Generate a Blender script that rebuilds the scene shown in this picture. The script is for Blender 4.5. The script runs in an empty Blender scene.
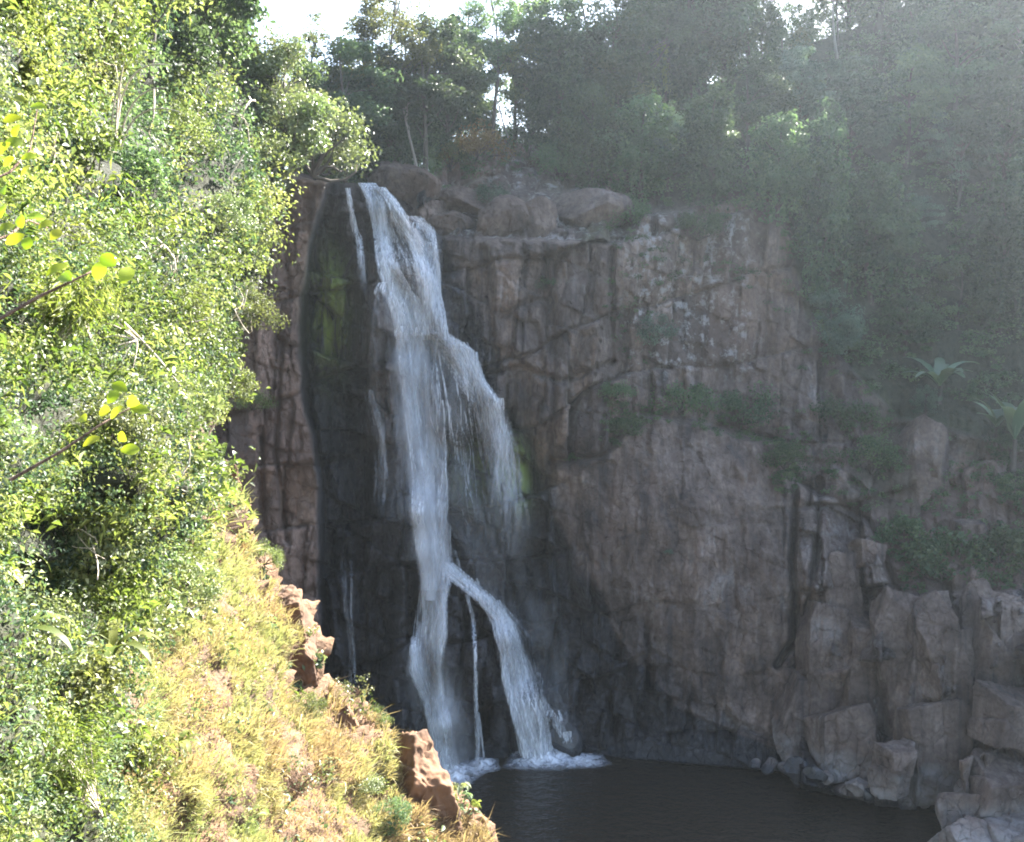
import bpy, math, random
import numpy as np

# ------------------------------------------------------------------ camera, world, sun, exposure
SC = bpy.context.scene
COL = SC.collection
F = 1005.0
PITCH = math.radians(5.0)
cam_d = bpy.data.cameras.new('camera')
cam = bpy.data.objects.new('camera', cam_d)
COL.objects.link(cam)
cam_d.sensor_width = 36.0
cam_d.lens = 36.0 * F / 1024.0
cam_d.clip_start = 0.1
cam_d.clip_end = 2000.0
cam.location = (0, 0, 0)
cam.rotation_euler = (math.radians(90) - PITCH, 0, 0)
SC.camera = cam

SUN_EL = math.radians(39.5)
SUN_AZ = math.radians(40.0)          # clockwise from +Y (ahead) towards +X (right)
world = bpy.data.worlds.new("World")
SC.world = world
world.use_nodes = True
wn = world.node_tree.nodes
wl = world.node_tree.links
wn.clear()
w_out = wn.new('ShaderNodeOutputWorld')
w_bg = wn.new('ShaderNodeBackground')
w_sky = wn.new('ShaderNodeTexSky')
w_sky.sky_type = 'NISHITA'
w_sky.sun_disc = False
w_sky.sun_elevation = SUN_EL
w_sky.sun_rotation = SUN_AZ
w_sky.dust_density = 2.0
w_bg.inputs['Strength'].default_value = 0.07
wl.new(w_sky.outputs[0], w_bg.inputs[0])
wl.new(w_bg.outputs[0], w_out.inputs[0])

sun_d = bpy.data.lights.new('sun', 'SUN')
sun_d.energy = 5.0
sun_d.angle = math.radians(0.5)
sun_d.color = (1.0, 0.95, 0.86)
sun = bpy.data.objects.new('sun', sun_d)
COL.objects.link(sun)
sun.rotation_euler = (math.radians(90) - SUN_EL, 0, math.pi - SUN_AZ)
sun.location = (60, 70, 120)

SC.view_settings.view_transform = 'Standard'
SC.view_settings.look = 'None'
SC.view_settings.gamma = 1.0
SC.view_settings.exposure = 3.25
SC.render.engine = 'CYCLES'
cy = SC.cycles
cy.max_bounces = 5
cy.diffuse_bounces = 2
cy.glossy_bounces = 2
cy.transmission_bounces = 3
cy.transparent_max_bounces = 28
cy.volume_bounces = 0
cy.use_denoising = True
try:
    cy.denoiser = 'OPENIMAGEDENOISE'
except Exception:
    pass
cy.sample_clamp_indirect = 6.0
cy.filter_width = 1.9
HAZE_DENSITY = 0.00021

# ------------------------------------------------------------------ maths helpers
rng = np.random.default_rng(11)
random.seed(5)
CP, SP = math.cos(PITCH), math.sin(PITCH)

def P(u, v, Y):
    u = np.asarray(u, float); v = np.asarray(v, float); Y = np.asarray(Y, float)
    a = (u - 512.0) / F
    b = -(v - 421.0) / F
    dy = CP + b * SP
    dz = -SP + b * CP
    t = Y / dy
    u, v, Y, t = np.broadcast_arrays(u, v, Y, t)
    return np.stack([a * t, Y, dz * t], -1)

def sstep(a, b, x):
    t = np.clip((x - a) / (b - a), 0, 1)
    return t * t * (3 - 2 * t)

def _h(ix, iy, iz, seed):
    h = (ix.astype(np.int64) * 374761393 + iy.astype(np.int64) * 668265263 + iz.astype(np.int64) * 2147483647 + seed * 974634077) & 0xFFFFFFFF
    h = ((h ^ (h >> 13)) * 1274126177) & 0xFFFFFFFF
    h = ((h ^ (h >> 16)) * 2246822519) & 0xFFFFFFFF
    h = h ^ (h >> 15)
    return (h & 0xFFFFFF) / float(0xFFFFFF)

def vnoise(p, seed=0):
    f = np.floor(p)
    t = p - f
    t = t * t * (3 - 2 * t)
    i = f.astype(np.int64)
    x, y, z = i[..., 0], i[..., 1], i[..., 2]
    out = 0
    for dx in (0, 1):
        wx = t[..., 0] if dx else 1 - t[..., 0]
        for dy in (0, 1):
            wy = t[..., 1] if dy else 1 - t[..., 1]
            for dz in (0, 1):
                wz = t[..., 2] if dz else 1 - t[..., 2]
                out = out + wx * wy * wz * _h(x + dx, y + dy, z + dz, seed)
    return out * 2 - 1

def fbm(p, octv=4, seed=0, gain=0.5):
    a, s, out = 1.0, 1.0, 0
    for k in range(octv):
        out = out + a * vnoise(p * s, seed + k * 17)
        a *= gain
        s *= 2.03
    return out

def cells(x, y, seed, p=3.0):
    """nearest-cell lookup: offset to the cell centre, three random numbers of the cell, edge distance"""
    xi = np.floor(x); yi = np.floor(y)
    f1 = np.full(x.shape, 9.0); f2 = np.full(x.shape, 9.0)
    bx = np.zeros(x.shape); by = np.zeros(x.shape)
    r1 = np.zeros(x.shape); r2 = np.zeros(x.shape); r3 = np.zeros(x.shape)
    z0 = np.zeros(x.shape, np.int64)
    for dx in (-1, 0, 1):
        for dy in (-1, 0, 1):
            cx = (xi + dx).astype(np.int64); cyy = (yi + dy).astype(np.int64)
            px = cx + 0.1 + 0.8 * _h(cx, cyy, z0, seed)
            py = cyy + 0.1 + 0.8 * _h(cx, cyy, z0, seed + 1)
            ex = x - px; ey = y - py
            d = (np.abs(ex) ** p + np.abs(ey) ** p) ** (1 / p)
            near = d < f1
            f2 = np.where(near, f1, np.minimum(f2, d))
            bx = np.where(near, ex, bx); by = np.where(near, ey, by)
            r1 = np.where(near, _h(cx, cyy, z0, seed + 2), r1)
            r2 = np.where(near, _h(cx, cyy, z0, seed + 3), r2)
            r3 = np.where(near, _h(cx, cyy, z0, seed + 4), r3)
            f1 = np.where(near, d, f1)
    return bx, by, r1, r2, r3, f2 - f1

def bricks(x, y, seed, skew=0.12):
    """blocky joints: rows of uneven height, each broken at its own places; same returns as cells()"""
    o = np.zeros_like(x)
    y = y + skew * x + 0.35 * vnoise(np.stack([x * 0.35, y * 0.9, o], -1), seed + 9)
    row = np.floor(y)
    ri = row.astype(np.int64); zi = np.zeros(x.shape, np.int64)
    hr = _h(ri, zi, zi, seed + 5)
    xx = x * (0.65 + 0.8 * hr) + hr * 37.0 + 0.22 * (y - row) * (hr - 0.5) * 3 + 0.3 * vnoise(np.stack([x * 0.9, row * 3.3, o], -1), seed + 8)
    col = np.floor(xx)
    ci = col.astype(np.int64)
    bx = xx - col - 0.5; by = y - row - 0.5
    r1, r2, r3 = (_h(ci, ri, zi, seed + k) for k in (2, 3, 4))
    return bx, by, r1, r2, r3, 2 * np.minimum(0.5 - np.abs(bx), 0.5 - np.abs(by))

def rbf(points):
    """smooth surface Y(u, v) through control points"""
    q = np.array(points, float)
    xy = q[:, :2] / 100.0
    n = len(q)
    D = np.linalg.norm(xy[:, None] - xy[None], axis=-1)
    K = np.sqrt(D * D + 0.15)
    A = np.zeros((n + 3, n + 3))
    A[:n, :n] = -K
    A[:n, n] = 1; A[:n, n + 1:] = xy
    A[n, :n] = 1; A[n + 1:, :n] = xy.T
    b = np.zeros(n + 3); b[:n] = q[:, 2]
    w = np.linalg.solve(A, b)
    def f(U, V):
        U = np.asarray(U, float) / 100.0; V = np.asarray(V, float) / 100.0
        out = w[n] + w[n + 1] * U + w[n + 2] * V
        for k in range(n):
            out = out - w[k] * np.sqrt((U - xy[k, 0]) ** 2 + (V - xy[k, 1]) ** 2 + 0.15)
        return out
    return f

def poly(pts):
    """u as a function of v from (v, u) pairs"""
    a = np.array(sorted(pts), float)
    return lambda v: np.interp(v, a[:, 0], a[:, 1])

def seg_dist(U, V, pts):
    """distance in pixels to a polyline of (u, v) points"""
    best = np.full(np.shape(U), 1e9)
    for (u0, v0), (u1, v1) in zip(pts[:-1], pts[1:]):
        du, dv = u1 - u0, v1 - v0
        t = np.clip(((U - u0) * du + (V - v0) * dv) / (du * du + dv * dv + 1e-9), 0, 1)
        best = np.minimum(best, np.hypot(U - u0 - t * du, V - v0 - t * dv))
    return best

def inside(U, V, pts):
    U = np.asarray(U, float); V = np.asarray(V, float)
    r = np.zeros(U.shape, bool)
    n = len(pts)
    for k in range(n):
        u0, v0 = pts[k]; u1, v1 = pts[(k + 1) % n]
        c = ((v0 > V) != (v1 > V)) & (U < (u1 - u0) * (V - v0) / (v1 - v0 + 1e-12) + u0)
        r ^= c
    return r

def unit(a):
    return a / np.maximum(np.linalg.norm(a, axis=-1, keepdims=True), 1e-9)

# ------------------------------------------------------------------ scene helpers
def mesh_np(name, verts, faces, mats, smooth=False, attrs=None, uv=None):
    verts = np.asarray(verts, np.float32).reshape(-1, 3)
    me = bpy.data.meshes.new(name)
    if not isinstance(faces, list):
        faces = [faces]
    faces = [np.asarray(f, np.int32) for f in faces if len(f)]
    tot = sum(f.shape[0] for f in faces); nl = sum(f.size for f in faces)
    me.vertices.add(len(verts)); me.loops.add(nl); me.polygons.add(tot)
    me.vertices.foreach_set('co', verts.ravel())
    li = np.concatenate([f.ravel() for f in faces])
    sizes = np.concatenate([np.full(f.shape[0], f.shape[1], np.int32) for f in faces])
    starts = np.concatenate([[0], np.cumsum(sizes)[:-1]]).astype(np.int32)
    me.loops.foreach_set('vertex_index', li)
    me.polygons.foreach_set('loop_start', starts)
    if smooth:
        me.polygons.foreach_set('use_smooth', np.ones(tot, bool))
    for k, val in (attrs or {}).items():
        val = np.asarray(val, np.float32)
        if val.ndim == 1:
            at = me.attributes.new(k, 'FLOAT', 'POINT'); at.data.foreach_set('value', val)
        else:
            at = me.attributes.new(k, 'FLOAT_COLOR', 'POINT'); at.data.foreach_set('color', val.ravel())
    if uv is not None:
        ul = me.uv_layers.new(name='UVMap')
        ul.data.foreach_set('uv', np.asarray(uv, np.float32)[li].ravel())
    for m in (mats if isinstance(mats, (list, tuple)) else [mats]):
        me.materials.append(m)
    me.update(calc_edges=True)
    me.validate()
    return me

def link(name, me, parent=None):
    o = bpy.data.objects.new(name, me)
    COL.objects.link(o)
    if parent is not None:
        o.parent = parent
    return o

def tag(o, label=None, cat=None, group=None, kind=None):
    if label: o['label'] = label
    if cat: o['category'] = cat
    if group: o['group'] = group
    if kind or cat: o['kind'] = kind or 'thing'
    return o

def empty(name, loc):
    o = bpy.data.objects.new(name, None)
    COL.objects.link(o)
    o.location = tuple(float(c) for c in loc)
    o.empty_display_size = 0.3
    return o

def copy_tree(o, parent=None):
    c = o.copy()
    COL.objects.link(c)
    if parent is not None:
        c.parent = parent
    for ch in [x for x in bpy.data.objects if x.parent == o]:
        copy_tree(ch, c)
    return c

# ------------------------------------------------------------------ material helpers
def new_mat(name):
    m = bpy.data.materials.new(name)
    m.use_nodes = True
    nt = m.node_tree
    nt.nodes.clear()
    return m, nt, nt.nodes.new('ShaderNodeOutputMaterial')

def N(nt, typ, **kw):
    n = nt.nodes.new(typ)
    for k, val in kw.items():
        if k.startswith('i_'):
            n.inputs[k[2:].replace('_', ' ')].default_value = val
        else:
            setattr(n, k, val)
    return n

def ramp(nt, fac, stops):
    r = nt.nodes.new('ShaderNodeValToRGB')
    e = r.color_ramp.elements
    while len(e) < len(stops):
        e.new(0.5)
    for k, (pos, c) in enumerate(stops):
        e[k].position = pos
        e[k].color = (*c, 1) if len(c) == 3 else c
    nt.links.new(fac, r.inputs[0])
    return r.outputs[0]

def mixc(nt, fac, a, b, mode='MIX'):
    m = nt.nodes.new('ShaderNodeMix')
    m.data_type = 'RGBA'
    m.blend_type = mode
    for s, val in ((m.inputs[0], fac), (m.inputs[6], a), (m.inputs[7], b)):
        if hasattr(val, 'links'):
            nt.links.new(val, s)
        elif isinstance(val, (int, float)):
            s.default_value = val
        else:
            s.default_value = (*val, 1)
    return m.outputs[2]

def math_n(nt, op, a, b=0.5, clamp=False):
    m = nt.nodes.new('ShaderNodeMath')
    m.operation = op
    m.use_clamp = clamp
    for s, val in ((m.inputs[0], a), (m.inputs[1], b)):
        if hasattr(val, 'links'):
            nt.links.new(val, s)
        else:
            s.default_value = val
    return m.outputs[0]

def attr(nt, name, out='Fac'):
    a = nt.nodes.new('ShaderNodeAttribute')
    a.attribute_name = name
    return a.outputs[out]

def pos_scaled(nt, sx, sy, sz, local=False):
    if local:
        g = nt.nodes.new('ShaderNodeTexCoord').outputs['Object']
    else:
        g = nt.nodes.new('ShaderNodeNewGeometry').outputs['Position']
    m = nt.nodes.new('ShaderNodeMapping')
    m.inputs['Scale'].default_value = (sx, sy, sz)
    nt.links.new(g, m.inputs['Vector'])
    return m.outputs[0]

def noise_n(nt, vec, scale, detail=4, rough=0.55, dist=0.0):
    n = nt.nodes.new('ShaderNodeTexNoise')
    n.inputs['Scale'].default_value = scale
    n.inputs['Detail'].default_value = detail
    n.inputs['Roughness'].default_value = rough
    n.inputs['Distortion'].default_value = dist
    nt.links.new(vec, n.inputs['Vector'])
    return n.outputs['Fac']

def rock_material(name, masks=True, waterline=False, tint=(1, 1, 1)):
    m, nt, out = new_mat(name)
    p = pos_scaled(nt, 1, 1, 1)
    ps = pos_scaled(nt, 1, 1, 0.16)
    n1 = noise_n(nt, p, 0.22, 6, 0.6, 0.6)
    n2 = noise_n(nt, ps, 1.5, 5, 0.6, 0.3)
    n3 = noise_n(nt, p, 2.6, 5, 0.65)
    f = math_n(nt, 'ADD', math_n(nt, 'MULTIPLY', n1, 0.65), math_n(nt, 'MULTIPLY', n2, 0.35))
    t = tint
    col = ramp(nt, f, [(0.34, (0.060 * t[0], 0.049 * t[1], 0.047 * t[2])), (0.47, (0.138 * t[0], 0.102 * t[1], 0.084 * t[2])),
                       (0.56, (0.208 * t[0], 0.158 * t[1], 0.132 * t[2])), (0.68, (0.30 * t[0], 0.27 * t[1], 0.255 * t[2]))])
    speck = ramp(nt, n3, [(0.35, (0.6, 0.6, 0.6)), (0.6, (1.1, 1.1, 1.1))])
    col = mixc(nt, 0.8, col, speck, 'MULTIPLY')
    # reddish iron stains
    n4 = noise_n(nt, ps, 0.5, 4, 0.6)
    col = mixc(nt, ramp(nt, n4, [(0.55, (0, 0, 0)), (0.72, (0.5, 0.5, 0.5))]), col, (0.17, 0.11, 0.085))
    # dark stripes of seepage, each with its own ragged outline
    n5 = noise_n(nt, pos_scaled(nt, 1, 1, 0.07), 0.55, 5, 0.6, 0.5)
    col = mixc(nt, ramp(nt, n5, [(0.56, (0, 0, 0)), (0.66, (0.6, 0.6, 0.6))]), col, (0.045, 0.042, 0.045))
    rough = 0.85
    if masks:
        mk = nt.nodes.new('ShaderNodeAttribute'); mk.attribute_name = 'mask'
        sp = nt.nodes.new('ShaderNodeSeparateColor')
        nt.links.new(mk.outputs['Color'], sp.inputs[0])
        mk2 = nt.nodes.new('ShaderNodeAttribute'); mk2.attribute_name = 'mask2'
        sp2 = nt.nodes.new('ShaderNodeSeparateColor')
        nt.links.new(mk2.outputs['Color'], sp2.inputs[0])
        tone = ramp(nt, sp2.outputs[2], [(0.0, (0.52, 0.52, 0.54)), (0.5, (1.0, 1.0, 1.0)), (1.0, (1.5, 1.45, 1.4))])
        col = mixc(nt, 1.0, col, tone, 'MULTIPLY')
        # pale lichen and mineral crust
        lic = math_n(nt, 'MULTIPLY', sp2.outputs[0], ramp(nt, noise_n(nt, p, 0.9, 6, 0.7), [(0.52, (0, 0, 0)), (0.62, (1, 1, 1))]))
        col = mixc(nt, lic, col, (0.42, 0.40, 0.38))
        col = mixc(nt, math_n(nt, 'MULTIPLY', sp2.outputs[1], 0.8), col, (0.215, 0.125, 0.085))
        soil = ramp(nt, n3, [(0.35, (0.025, 0.03, 0.018)), (0.65, (0.06, 0.062, 0.036))])
        col = mixc(nt, sp.outputs[2], col, soil)
        wetc = ramp(nt, n3, [(0.3, (0.010, 0.010, 0.011)), (0.5, (0.022, 0.022, 0.024)), (0.7, (0.06, 0.06, 0.064))])
        wetc = mixc(nt, 1.0, wetc, ramp(nt, sp2.outputs[2], [(0.0, (0.4, 0.4, 0.4)), (0.5, (1.2, 1.2, 1.2)), (1.0, (2.6, 2.6, 2.7))]), 'MULTIPLY')
        col = mixc(nt, math_n(nt, 'MULTIPLY', sp.outputs[0], 0.95), col, wetc)
        mossf = math_n(nt, 'MULTIPLY', sp.outputs[1], ramp(nt, noise_n(nt, ps, 1.3, 5, 0.7), [(0.36, (0, 0, 0)), (0.52, (1, 1, 1))]))
        col = mixc(nt, mossf, col, (0.24, 0.31, 0.06))
        rough = math_n(nt, 'SUBTRACT', 0.85, math_n(nt, 'MULTIPLY', sp.outputs[0], 0.5))
    # pale band left by high water and a dark foot below it
    g = nt.nodes.new('ShaderNodeNewGeometry')
    sz = nt.nodes.new('ShaderNodeSeparateXYZ')
    nt.links.new(g.outputs['Position'], sz.inputs[0])
    zz = math_n(nt, 'ADD', sz.outputs[2], math_n(nt, 'MULTIPLY', math_n(nt, 'SUBTRACT', n1, 0.5), 5.0))
    if waterline:
        band = ramp(nt, math_n(nt, 'MULTIPLY', math_n(nt, 'ADD', zz, 36.0), 0.12), [(0.16, (0, 0, 0)), (0.30, (1, 1, 1)), (0.46, (0.85, 0.85, 0.85)), (0.60, (0, 0, 0))])
        band = math_n(nt, 'MULTIPLY', band, ramp(nt, noise_n(nt, p, 0.7, 5, 0.65), [(0.36, (0.15, 0.15, 0.15)), (0.58, (0.9, 0.9, 0.9))]))
        col = mixc(nt, math_n(nt, 'MULTIPLY', band, 0.8), col, (0.36, 0.345, 0.335))
    foot = ramp(nt, math_n(nt, 'MULTIPLY', math_n(nt, 'ADD', zz, 36.0), 0.12), [(0.17, (1, 1, 1)), (0.31, (0, 0, 0))])
    col = mixc(nt, math_n(nt, 'MULTIPLY', foot, 0.85), col, (0.055, 0.062, 0.075) if waterline else (0.022, 0.024, 0.028))
    b = N(nt, 'ShaderNodeBsdfPrincipled')
    nt.links.new(col, b.inputs['Base Color'])
    if hasattr(rough, 'links'):
        nt.links.new(rough, b.inputs['Roughness'])
    else:
        b.inputs['Roughness'].default_value = rough
    b.inputs['Specular IOR Level'].default_value = 0.35
    bump = N(nt, 'ShaderNodeBump')
    bump.inputs['Strength'].default_value = 1.0
    bump.inputs['Distance'].default_value = 0.3
    vo = nt.nodes.new('ShaderNodeTexVoronoi'); vo.feature = 'DISTANCE_TO_EDGE'; vo.inputs['Scale'].default_value = 0.9
    nv = nt.nodes.new('ShaderNodeTexNoise'); nv.inputs['Scale'].default_value = 0.8; nv.inputs['Detail'].default_value = 5
    nt.links.new(p, nv.inputs['Vector'])
    wv = nt.nodes.new('ShaderNodeVectorMath'); wv.operation = 'MULTIPLY_ADD'; wv.inputs[1].default_value = (1.6, 1.6, 1.6)
    nt.links.new(nv.outputs['Color'], wv.inputs[0]); nt.links.new(pos_scaled(nt, 1, 1, 0.5), wv.inputs[2])
    nt.links.new(wv.outputs[0], vo.inputs['Vector'])
    crack = ramp(nt, vo.outputs['Distance'], [(0.0, (0, 0, 0)), (0.05, (1, 1, 1))])
    h = math_n(nt, 'ADD', noise_n(nt, p, 1.4, 9, 0.72, 0.4), math_n(nt, 'MULTIPLY', n2, 0.5))
    h = math_n(nt, 'ADD', h, math_n(nt, 'MULTIPLY', crack, 0.35))
    nt.links.new(h, bump.inputs['Height'])
    nt.links.new(bump.outputs[0], b.inputs['Normal'])
    nt.links.new(b.outputs[0], out.inputs[0])
    return m

def leaf_material(name, dark, mid, light, trans=0.35, rough=0.42, spec=0.5, vary=0.35):
    m, nt, out = new_mat(name)
    f = attr(nt, 'var')
    col = ramp(nt, f, [(0.0, dark), (0.5, mid), (1.0, light)])
    oi = nt.nodes.new('ShaderNodeObjectInfo')
    hs = nt.nodes.new('ShaderNodeHueSaturation')
    nt.links.new(col, hs.inputs['Color'])
    nt.links.new(math_n(nt, 'ADD', math_n(nt, 'MULTIPLY', oi.outputs['Random'], 0.05), 0.475), hs.inputs['Hue'])
    nt.links.new(math_n(nt, 'ADD', math_n(nt, 'MULTIPLY', oi.outputs['Random'], vary), 1 - vary * 0.5), hs.inputs['Value'])
    b = N(nt, 'ShaderNodeBsdfPrincipled')
    nt.links.new(hs.outputs[0], b.inputs['Base Color'])
    b.inputs['Roughness'].default_value = rough
    b.inputs['Specular IOR Level'].default_value = spec
    t = N(nt, 'ShaderNodeBsdfTranslucent')
    nt.links.new(mixc(nt, 1.0, hs.outputs[0], (1.2, 1.25, 0.75), 'MULTIPLY'), t.inputs[0])
    mx = N(nt, 'ShaderNodeMixShader')
    mx.inputs[0].default_value = trans
    nt.links.new(b.outputs[0], mx.inputs[1]); nt.links.new(t.outputs[0], mx.inputs[2])
    nt.links.new(mx.outputs[0], out.inputs[0])
    return m

def plain_material(name, a, b_, scale=3.0, rough=0.9, stretch=(1, 1, 0.3)):
    m, nt, out = new_mat(name)
    p = pos_scaled(nt, *stretch, local=True)
    n = noise_n(nt, p, scale, 5, 0.6)
    b = N(nt, 'ShaderNodeBsdfPrincipled')
    nt.links.new(ramp(nt, n, [(0.35, a), (0.65, b_)]), b.inputs['Base Color'])
    b.inputs['Roughness'].default_value = rough
    bp = N(nt, 'ShaderNodeBump'); bp.inputs['Distance'].default_value = 0.12
    nt.links.new(n, bp.inputs['Height']); nt.links.new(bp.outputs[0], b.inputs['Normal'])
    nt.links.new(b.outputs[0], out.inputs[0])
    return m

M = {}
M['cliff'] = rock_material('cliff_rock')
M['rock'] = rock_material('shore_rock', masks=False, waterline=True)
M['rock_dry'] = rock_material('ledge_rock', masks=False, tint=(1.0, 0.97, 0.95))
M['rock_wet'] = plain_material('wet_rock', (0.012, 0.012, 0.013), (0.045, 0.046, 0.05), 1.2, 0.4, (1, 1, .5))
M['bark'] = plain_material('bark', (0.05, 0.042, 0.034), (0.12, 0.10, 0.08), 2.0)
M['pale_bark'] = plain_material('pale_bark', (0.20, 0.18, 0.145), (0.34, 0.31, 0.26), 2.0)
M['cane'] = plain_material('dry_cane', (0.40, 0.33, 0.25), (0.62, 0.55, 0.45), 6.0)
M['twig'] = plain_material('twig', (0.09, 0.05, 0.03), (0.2, 0.12, 0.08), 8.0)
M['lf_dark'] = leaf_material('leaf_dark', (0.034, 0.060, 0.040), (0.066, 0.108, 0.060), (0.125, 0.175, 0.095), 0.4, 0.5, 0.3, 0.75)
M['lf_mid'] = leaf_material('leaf_mid', (0.045, 0.078, 0.044), (0.088, 0.138, 0.07), (0.16, 0.205, 0.10), 0.4, 0.5, 0.3, 0.75)
M['lf_olive'] = leaf_material('leaf_olive', (0.055, 0.072, 0.03), (0.10, 0.12, 0.048), (0.17, 0.185, 0.08), 0.45, 0.5, 0.3, 0.5)
M['lf_yellow'] = leaf_material('leaf_yellow', (0.075, 0.105, 0.024), (0.14, 0.17, 0.045), (0.23, 0.25, 0.08), 0.45, 0.5, 0.3)
M['lf_bank'] = leaf_material('leaf_bank', (0.05, 0.075, 0.022), (0.125, 0.155, 0.052), (0.24, 0.26, 0.115), 0.4, 0.5, 0.45)
M['lf_glossy'] = leaf_material('leaf_glossy', (0.065, 0.09, 0.034), (0.13, 0.165, 0.07), (0.24, 0.26, 0.15), 0.3, 0.42, 0.6)
M['lf_fresh'] = leaf_material('leaf_fresh', (0.15, 0.2, 0.01), (0.24, 0.30, 0.012), (0.34, 0.38, 0.03), 0.5, 0.4, 0.5)
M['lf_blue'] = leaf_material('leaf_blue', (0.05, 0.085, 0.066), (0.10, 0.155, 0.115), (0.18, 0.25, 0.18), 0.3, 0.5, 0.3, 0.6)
M['lf_banana'] = leaf_material('leaf_banana', (0.075, 0.13, 0.075), (0.12, 0.185, 0.11), (0.2, 0.26, 0.17), 0.3, 0.4, 0.5)
M['lf_dry'] = leaf_material('leaf_dry', (0.14, 0.08, 0.04), (0.24, 0.15, 0.07), (0.34, 0.25, 0.13), 0.3, 0.7, 0.2)
M['grass'] = leaf_material('grass_blades', (0.29, 0.205, 0.14), (0.31, 0.285, 0.155), (0.24, 0.275, 0.125), 0.3, 0.6, 0.3, 0.1)
M['earth'] = plain_material('orange_earth', (0.06, 0.032, 0.018), (0.165, 0.088, 0.047), 0.9, 0.95, (1, 1, 0.8))

def bank_material():
    m, nt, out = new_mat('bank_soil')
    p = pos_scaled(nt, 1, 1, 1)
    n = noise_n(nt, p, 0.6, 6, 0.6)
    e = attr(nt, 'earth')
    col = mixc(nt, e, ramp(nt, n, [(0.35, (0.008, 0.011, 0.004)), (0.65, (0.024, 0.026, 0.010))]),  # near-black soil colour deepens the shade pockets between plants
               ramp(nt, n, [(0.35, (0.07, 0.038, 0.021)), (0.65, (0.16, 0.092, 0.05))]))
    b = N(nt, 'ShaderNodeBsdfPrincipled')
    nt.links.new(col, b.inputs['Base Color']); b.inputs['Roughness'].default_value = 0.95
    bp = N(nt, 'ShaderNodeBump'); bp.inputs['Distance'].default_value = 0.25
    nt.links.new(noise_n(nt, p, 2.5, 6, 0.65), bp.inputs['Height']); nt.links.new(bp.outputs[0], b.inputs['Normal'])
    nt.links.new(b.outputs[0], out.inputs[0])
    return m
M['bank'] = bank_material()

def water_material():
    m, nt, out = new_mat('pool_surface')
    p = pos_scaled(nt, 1, 1.6, 1)
    b = N(nt, 'ShaderNodeBsdfPrincipled')
    b.inputs['Base Color'].default_value = (0.030, 0.025, 0.018, 1)
    b.inputs['Roughness'].default_value = 0.16
    b.inputs['IOR'].default_value = 1.33
    bp = N(nt, 'ShaderNodeBump'); bp.inputs['Distance'].default_value = 0.22; bp.inputs['Strength'].default_value = 0.9
    h = math_n(nt, 'ADD', noise_n(nt, p, 0.9, 3, 0.5, 0.4), math_n(nt, 'MULTIPLY', noise_n(nt, p, 3.0, 2, 0.5), 0.35))
    nt.links.new(h, bp.inputs['Height']); nt.links.new(bp.outputs[0], b.inputs['Normal'])
    nt.links.new(b.outputs[0], out.inputs[0])
    return m
M['pool'] = water_material()

def fall_material(name, strength, lo, hi, sc=2.2, xs=2.6):
    """white water: soft-edged threads, thin at their sides and broken along their length"""
    m, nt, out = new_mat(name)
    uvn = nt.nodes.new('ShaderNodeTexCoord')
    sx = nt.nodes.new('ShaderNodeSeparateXYZ')
    nt.links.new(uvn.outputs['UV'], sx.inputs[0])
    x = math_n(nt, 'SUBTRACT', math_n(nt, 'MULTIPLY', sx.outputs[0], 2.0), 1.0)
    edge = math_n(nt, 'SUBTRACT', 1.0, math_n(nt, 'MULTIPLY', x, x), clamp=True)
    edge = math_n(nt, 'POWER', edge, 1.4)
    p = pos_scaled(nt, xs, 1.0, 0.3)
    n = noise_n(nt, p, sc, 4, 0.6, 0.5)
    br = ramp(nt, n, [(lo, (0, 0, 0)), (hi, (1, 1, 1))])
    a = math_n(nt, 'MULTIPLY', math_n(nt, 'MULTIPLY', edge, attr(nt, 'a')), br)
    a = math_n(nt, 'MULTIPLY', a, strength, clamp=True)
    d = N(nt, 'ShaderNodeBsdfDiffuse'); d.inputs[0].default_value = (0.86, 0.88, 0.91, 1)
    tl = N(nt, 'ShaderNodeBsdfTranslucent'); tl.inputs[0].default_value = (0.86, 0.88, 0.91, 1)
    mx = N(nt, 'ShaderNodeMixShader'); mx.inputs[0].default_value = 0.5
    nt.links.new(d.outputs[0], mx.inputs[1]); nt.links.new(tl.outputs[0], mx.inputs[2])
    tr = N(nt, 'ShaderNodeBsdfTransparent')
    m2 = N(nt, 'ShaderNodeMixShader')
    nt.links.new(a, m2.inputs[0]); nt.links.new(tr.outputs[0], m2.inputs[1]); nt.links.new(mx.outputs[0], m2.inputs[2])
    nt.links.new(m2.outputs[0], out.inputs[0])
    return m
M['fall'] = fall_material('white_water', 1.0, 0.34, 0.62)
M['silk'] = fall_material('silky_water', 0.55, 0.22, 0.8, 1.2, 2.0)
M['spray'] = fall_material('water_spray', 0.5, 0.25, 0.75)

# ------------------------------------------------------------------ the cliff and the hillside above it
POOL_Z = -35.0
edge_b = poly([(120, 336), (175, 330), (230, 314), (270, 305), (330, 300), (400, 306), (480, 318), (560, 322), (650, 320), (800, 318)])
wet_r = poly([(120, 425), (215, 432), (240, 446), (260, 458), (330, 482), (380, 497), (420, 514), (470, 546), (520, 554), (560, 580), (620, 612), (680, 650), (720, 700), (745, 770), (800, 860)])
ridge_pts = np.array([(100, 140), (240, 160), (300, 172), (345, 182), (385, 183), (402, 170), (430, 176), (450, 152), (500, 138), (560, 150), (600, 165),
                      (650, 130), (700, 92), (760, 60), (850, 30), (950, -15), (1150, -95), (1620, -140)], float)
ledge_pts = np.array([(100, 178), (300, 176), (345, 184), (385, 188), (410, 214), (440, 237), (520, 240), (620, 243), (645, 215), (700, 205), (765, 205),
                      (790, 240), (806, 320), (900, 420), (1150, 480), (1620, 520)], float)
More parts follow.
